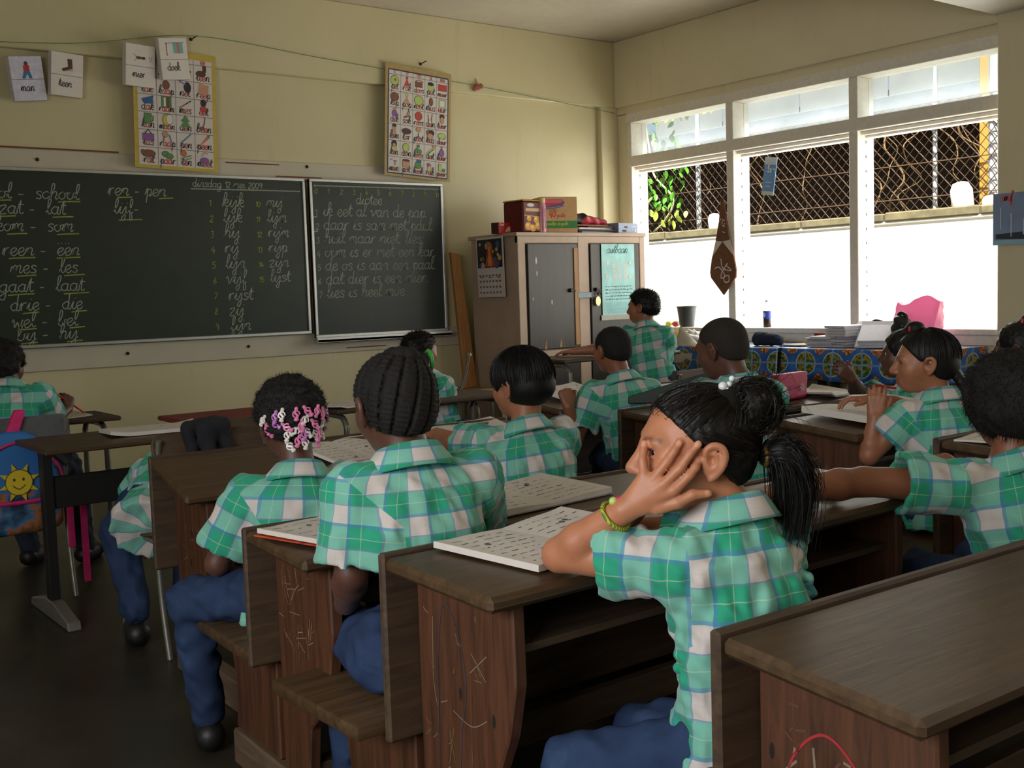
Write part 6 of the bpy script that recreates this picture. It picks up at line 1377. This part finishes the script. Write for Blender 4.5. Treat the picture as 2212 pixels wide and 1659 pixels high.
# cornrow girl
person('child with cornrows gathered in a bun with a green tie', (1.27, 2.02, .49), (1.275, 2.06, .895), (1.155, 2.085, .835), (1.43, 2.04, .84), (1.135, 2.085, .66), (1.175, 2.19, .565), (1.52, 2.17, .70), (1.45, 2.30, .735), (1.27, 2.105, 1.008), (.14, -.10, 0), .215, SK_DARK, 'corn', .0058, plaid=.092,
    kneeL=(1.245, 2.31, .45), kneeR=(1.38, 2.34, .46), footL=(1.25, 2.33, .09), footR=(1.36, 2.38, .09), seed=31, size=1.12, sleeve=.86, hem=.02, hemw=.78, handL=((.3, .9, -.15), (0, 0, -1)), handR=((-.3, .9, 0), (0, 0, -1)), waves=.0034)
# boy with thick straight hair
person('boy with thick straight black hair and one arm reaching onto the first desk', (2.21, 2.76, .475), (2.20, 2.83, .81), (2.075, 2.885, .765), (2.335, 2.82, .775), (2.10, 3.06, .745), (2.135, 3.255, .765), (2.42, 3.0, .60), (2.40, 3.2, .62), (2.205, 2.862, .952), (-.18, -.10, .04), .205, SK_TAN, 'bowl', .0068,
    seed=41, size=1.08, sleeve=.60, handL=((-.25, 1, -.12), (0, 0, -1), (.1, .1, .1), .15), handR=((-.2, .9, 0), (0, 0, -1)))
# boy with raised fist
person('short-haired boy with a raised fist beside the dark desk panel', (3.36, 3.52, .49), (3.335, 3.585, .858), (3.225, 3.655, .80), (3.44, 3.53, .80), (3.13, 3.67, .60), (3.085, 3.66, .755), (3.50, 3.66, .62), (3.46, 3.85, .78), (3.318, 3.63, .985), (.10, -.08, 0), .19, SK_BROWN, 'short', .0085,
    seed=51, size=1.0, sleeve=.75, handL=((-.1, .2, 1), (.5, .8, 0), (1.3, 1.3, .9), .02), handR=((0, 1, 0), (0, 0, -1)))
# standing boy
person('boy standing by the cabinet with spiky hair, leaning on a high desk', (4.90, 4.95, .66), (4.90, 5.03, 1.015), (4.83, 5.13, .965), (4.93, 4.90, .958), (4.70, 5.22, .885), (4.55, 5.345, .872), (5.03, 4.98, .80), (5.02, 5.15, .865), (4.905, 5.075, 1.135), (-.40, -.06, 0), .195, SK_TAN, 'spiky', .009,
    kneeL=(4.86, 5.03, .36), kneeR=(4.96, 4.93, .36), footL=(4.86, 5.02, .07), footR=(4.97, 4.92, .07), seed=61, sleeve=.55, handL=((-.7, .7, -.05), (0, 0, -1), (.3, .4, .4)), handR=((0, 1, 0), (0, 0, -1)), denim=M_DDENIM, hem=.12)
# shaven-headed boy
person('shaven-headed boy bending over the desk with the pink case', (3.19, 2.76, .49), (3.125, 2.735, .905), (3.015, 2.82, .855), (3.225, 2.67, .845), (2.99, 3.02, .76), (3.12, 3.12, .79), (3.32, 2.80, .66), (3.33, 2.98, .79), (3.105, 2.80, 1.02), (-.10, -.25, .05), .21, SK_DARK, 'shaved', .008,
    seed=71, size=1.02, sleeve=.7, handL=((.5, .8, 0), (0, 0, -1)), handR=((0, 1, 0), (0, 0, -1)))
# boy by the plank, looking right
person('boy in profile beside the leaning plank, looking right', (3.385, 5.10, .47), (3.33, 5.18, .815), (3.275, 5.29, .76), (3.365, 5.05, .755), (3.415, 5.41, .61), (3.505, 5.46, .72), (3.435, 5.17, .595), (3.555, 5.28, .715), (3.35, 5.235, .94), (1.45, -.02, 0), .20, SK_BROWN, 'spiky', .0085,
    seed=81, sleeve=.6, handL=((.7, .5, 0), (0, 0, -1)), handR=((.7, .5, 0), (0, 0, -1)), denim=M_DDENIM)
# long braid girl
K = person('girl with a long black braid holding a red pencil to her mouth', (3.40, 2.07, .50), (3.405, 2.105, .852), (3.295, 2.155, .79), (3.50, 2.06, .795), (3.205, 2.235, .665), (3.225, 2.225, .795), (3.47, 2.28, .80), (3.40, 2.36, .835), (3.378, 2.142, .972), (-.62, -.05, .02), .198, SK_TAN, 'braid', .0045,
    seed=91, size=1.0, sleeve=.56, fine=True, handL=((.05, -.05, 1), (.7, .5, 0), (.1, .9, .8), .05), handR=((-.6, .6, .05), (0, 0, -1)))
m = MB(); m.tube([(3.222, 2.222, .905), (3.30, 2.195, .888)], .0042, 6); tag(m.build('pencil', flat('red_pencil', (150, 40, 46), .5)), 'dark red pencil at the mouth of the long-braid girl', 'pencil')
# girl behind her, small buns
person('girl with red-tied buns behind the long-braid girl', (4.34, 2.72, .48), (4.32, 2.80, .79), (4.21, 2.86, .735), (4.42, 2.74, .735), (4.05, 2.88, .78), (3.90, 2.80, .85), (4.5, 2.9, .6), (4.4, 3.0, .72), (4.335, 2.845, .925), (-.5, 0, 0), .20, SK_DARK, 'tails', .009, seed=101, sleeve=.6, handL=((-.5, .1, .4), (.4, .6, 0), (.6, .8, .5)), handR=((-.4, .8, 0), (0, 0, -1)))
# girl far right
person('child at the right edge with a red hair tie, before the pillar', (4.47, 2.22, .48), (4.46, 2.33, .82), (4.35, 2.38, .77), (4.57, 2.30, .77), (4.32, 2.52, .64), (4.36, 2.68, .74), (4.62, 2.44, .62), (4.55, 2.6, .74), (4.44, 2.38, .955), (-.2, 0, 0), .20, SK_DARK, 'tails', .009, seed=111, handL=((0, 1, 0), (0, 0, -1)), handR=((0, 1, 0), (0, 0, -1)))
# big-haired child stretching an arm
K = person('child with big dark hair at the right edge stretching an arm along the desk', (2.60, 1.33, .475), (2.575, 1.395, .80), (2.43, 1.455, .758), (2.69, 1.36, .765), (2.25, 1.585, .775), (2.035, 1.66, .772), (2.78, 1.5, .6), (2.72, 1.66, .76), (2.60, 1.42, .935), (.55, -.05, 0), .205, SK_BROWN, 'big', .006,
    seed=121, size=1.1, sleeve=.62, handL=((-1, .25, -.05), (0, 0, -1), (.2, .3, .3)), handR=((0, 1, 0), (0, 0, -1)))
m = MB(); b = K['L'](.30, -.52, -.20)-K['org']
for i in range(7): a = i*.9; m.ball((b[0]+.012*math.cos(a), b[1]-.008, b[2]+.012*math.sin(a)), .011)
m.build('hair_flower', flat('green_scrunchie', (30, 170, 70), .6), K['root'], smooth=2)
# writing child at the left edge
K = person('child at the left edge writing with a red pencil at the metal table', (1.20, 5.36, .50), (1.245, 5.44, .895), (1.11, 5.55, .845), (1.355, 5.345, .85), (1.16, 5.72, .72), (1.30, 5.78, .715), (1.425, 5.47, .715), (1.515, 5.535, .765), (1.235, 5.48, .99), (.72, -.12, 0), .20, SK_DARK, 'afro', .008,
    kneeR=(1.50, 5.52, .49), footR=(1.57, 5.58, .07), kneeL=(1.26, 5.68, .50), footL=(1.35, 5.72, .07), seed=131, size=1.05, sleeve=.72, denim=M_DDENIM, handR=((.25, .55, .75), (-.2, .8, -.3), (.7, .7, .5)), handL=((.9, .3, 0), (0, 0, -1)))
m = MB(); m.tube([(1.462, 5.528, .848), (1.61, 5.59, .736)], .0045, 6); tag(m.build('pencil', flat('bright_red_pencil', (206, 40, 30), .4)), 'bright red pencil in the hand of the writing child', 'pencil')
# crouching child on the dark chair
person('child bent low on the dark chair at the first desk, jeans and shirt hem visible', (1.43, 4.04, .49), (1.57, 4.25, .605), (1.46, 4.28, .595), (1.67, 4.22, .59), (1.42, 4.36, .46), (1.5, 4.42, .34), (1.74, 4.34, .46), (1.72, 4.42, .34), (1.66, 4.33, .57), (.4, -.8, 0), .20, SK_BROWN, 'short', .008,
    kneeL=(1.32, 4.24, .40), kneeR=(1.60, 4.34, .42), footL=(1.31, 4.06, .11), footR=(1.6, 4.3, .08), seed=141, size=1.12, sleeve=.7, hem=.13, handL=((0, .2, -1), (0, 1, 0)), handR=((0, .2, -1), (0, 1, 0)))
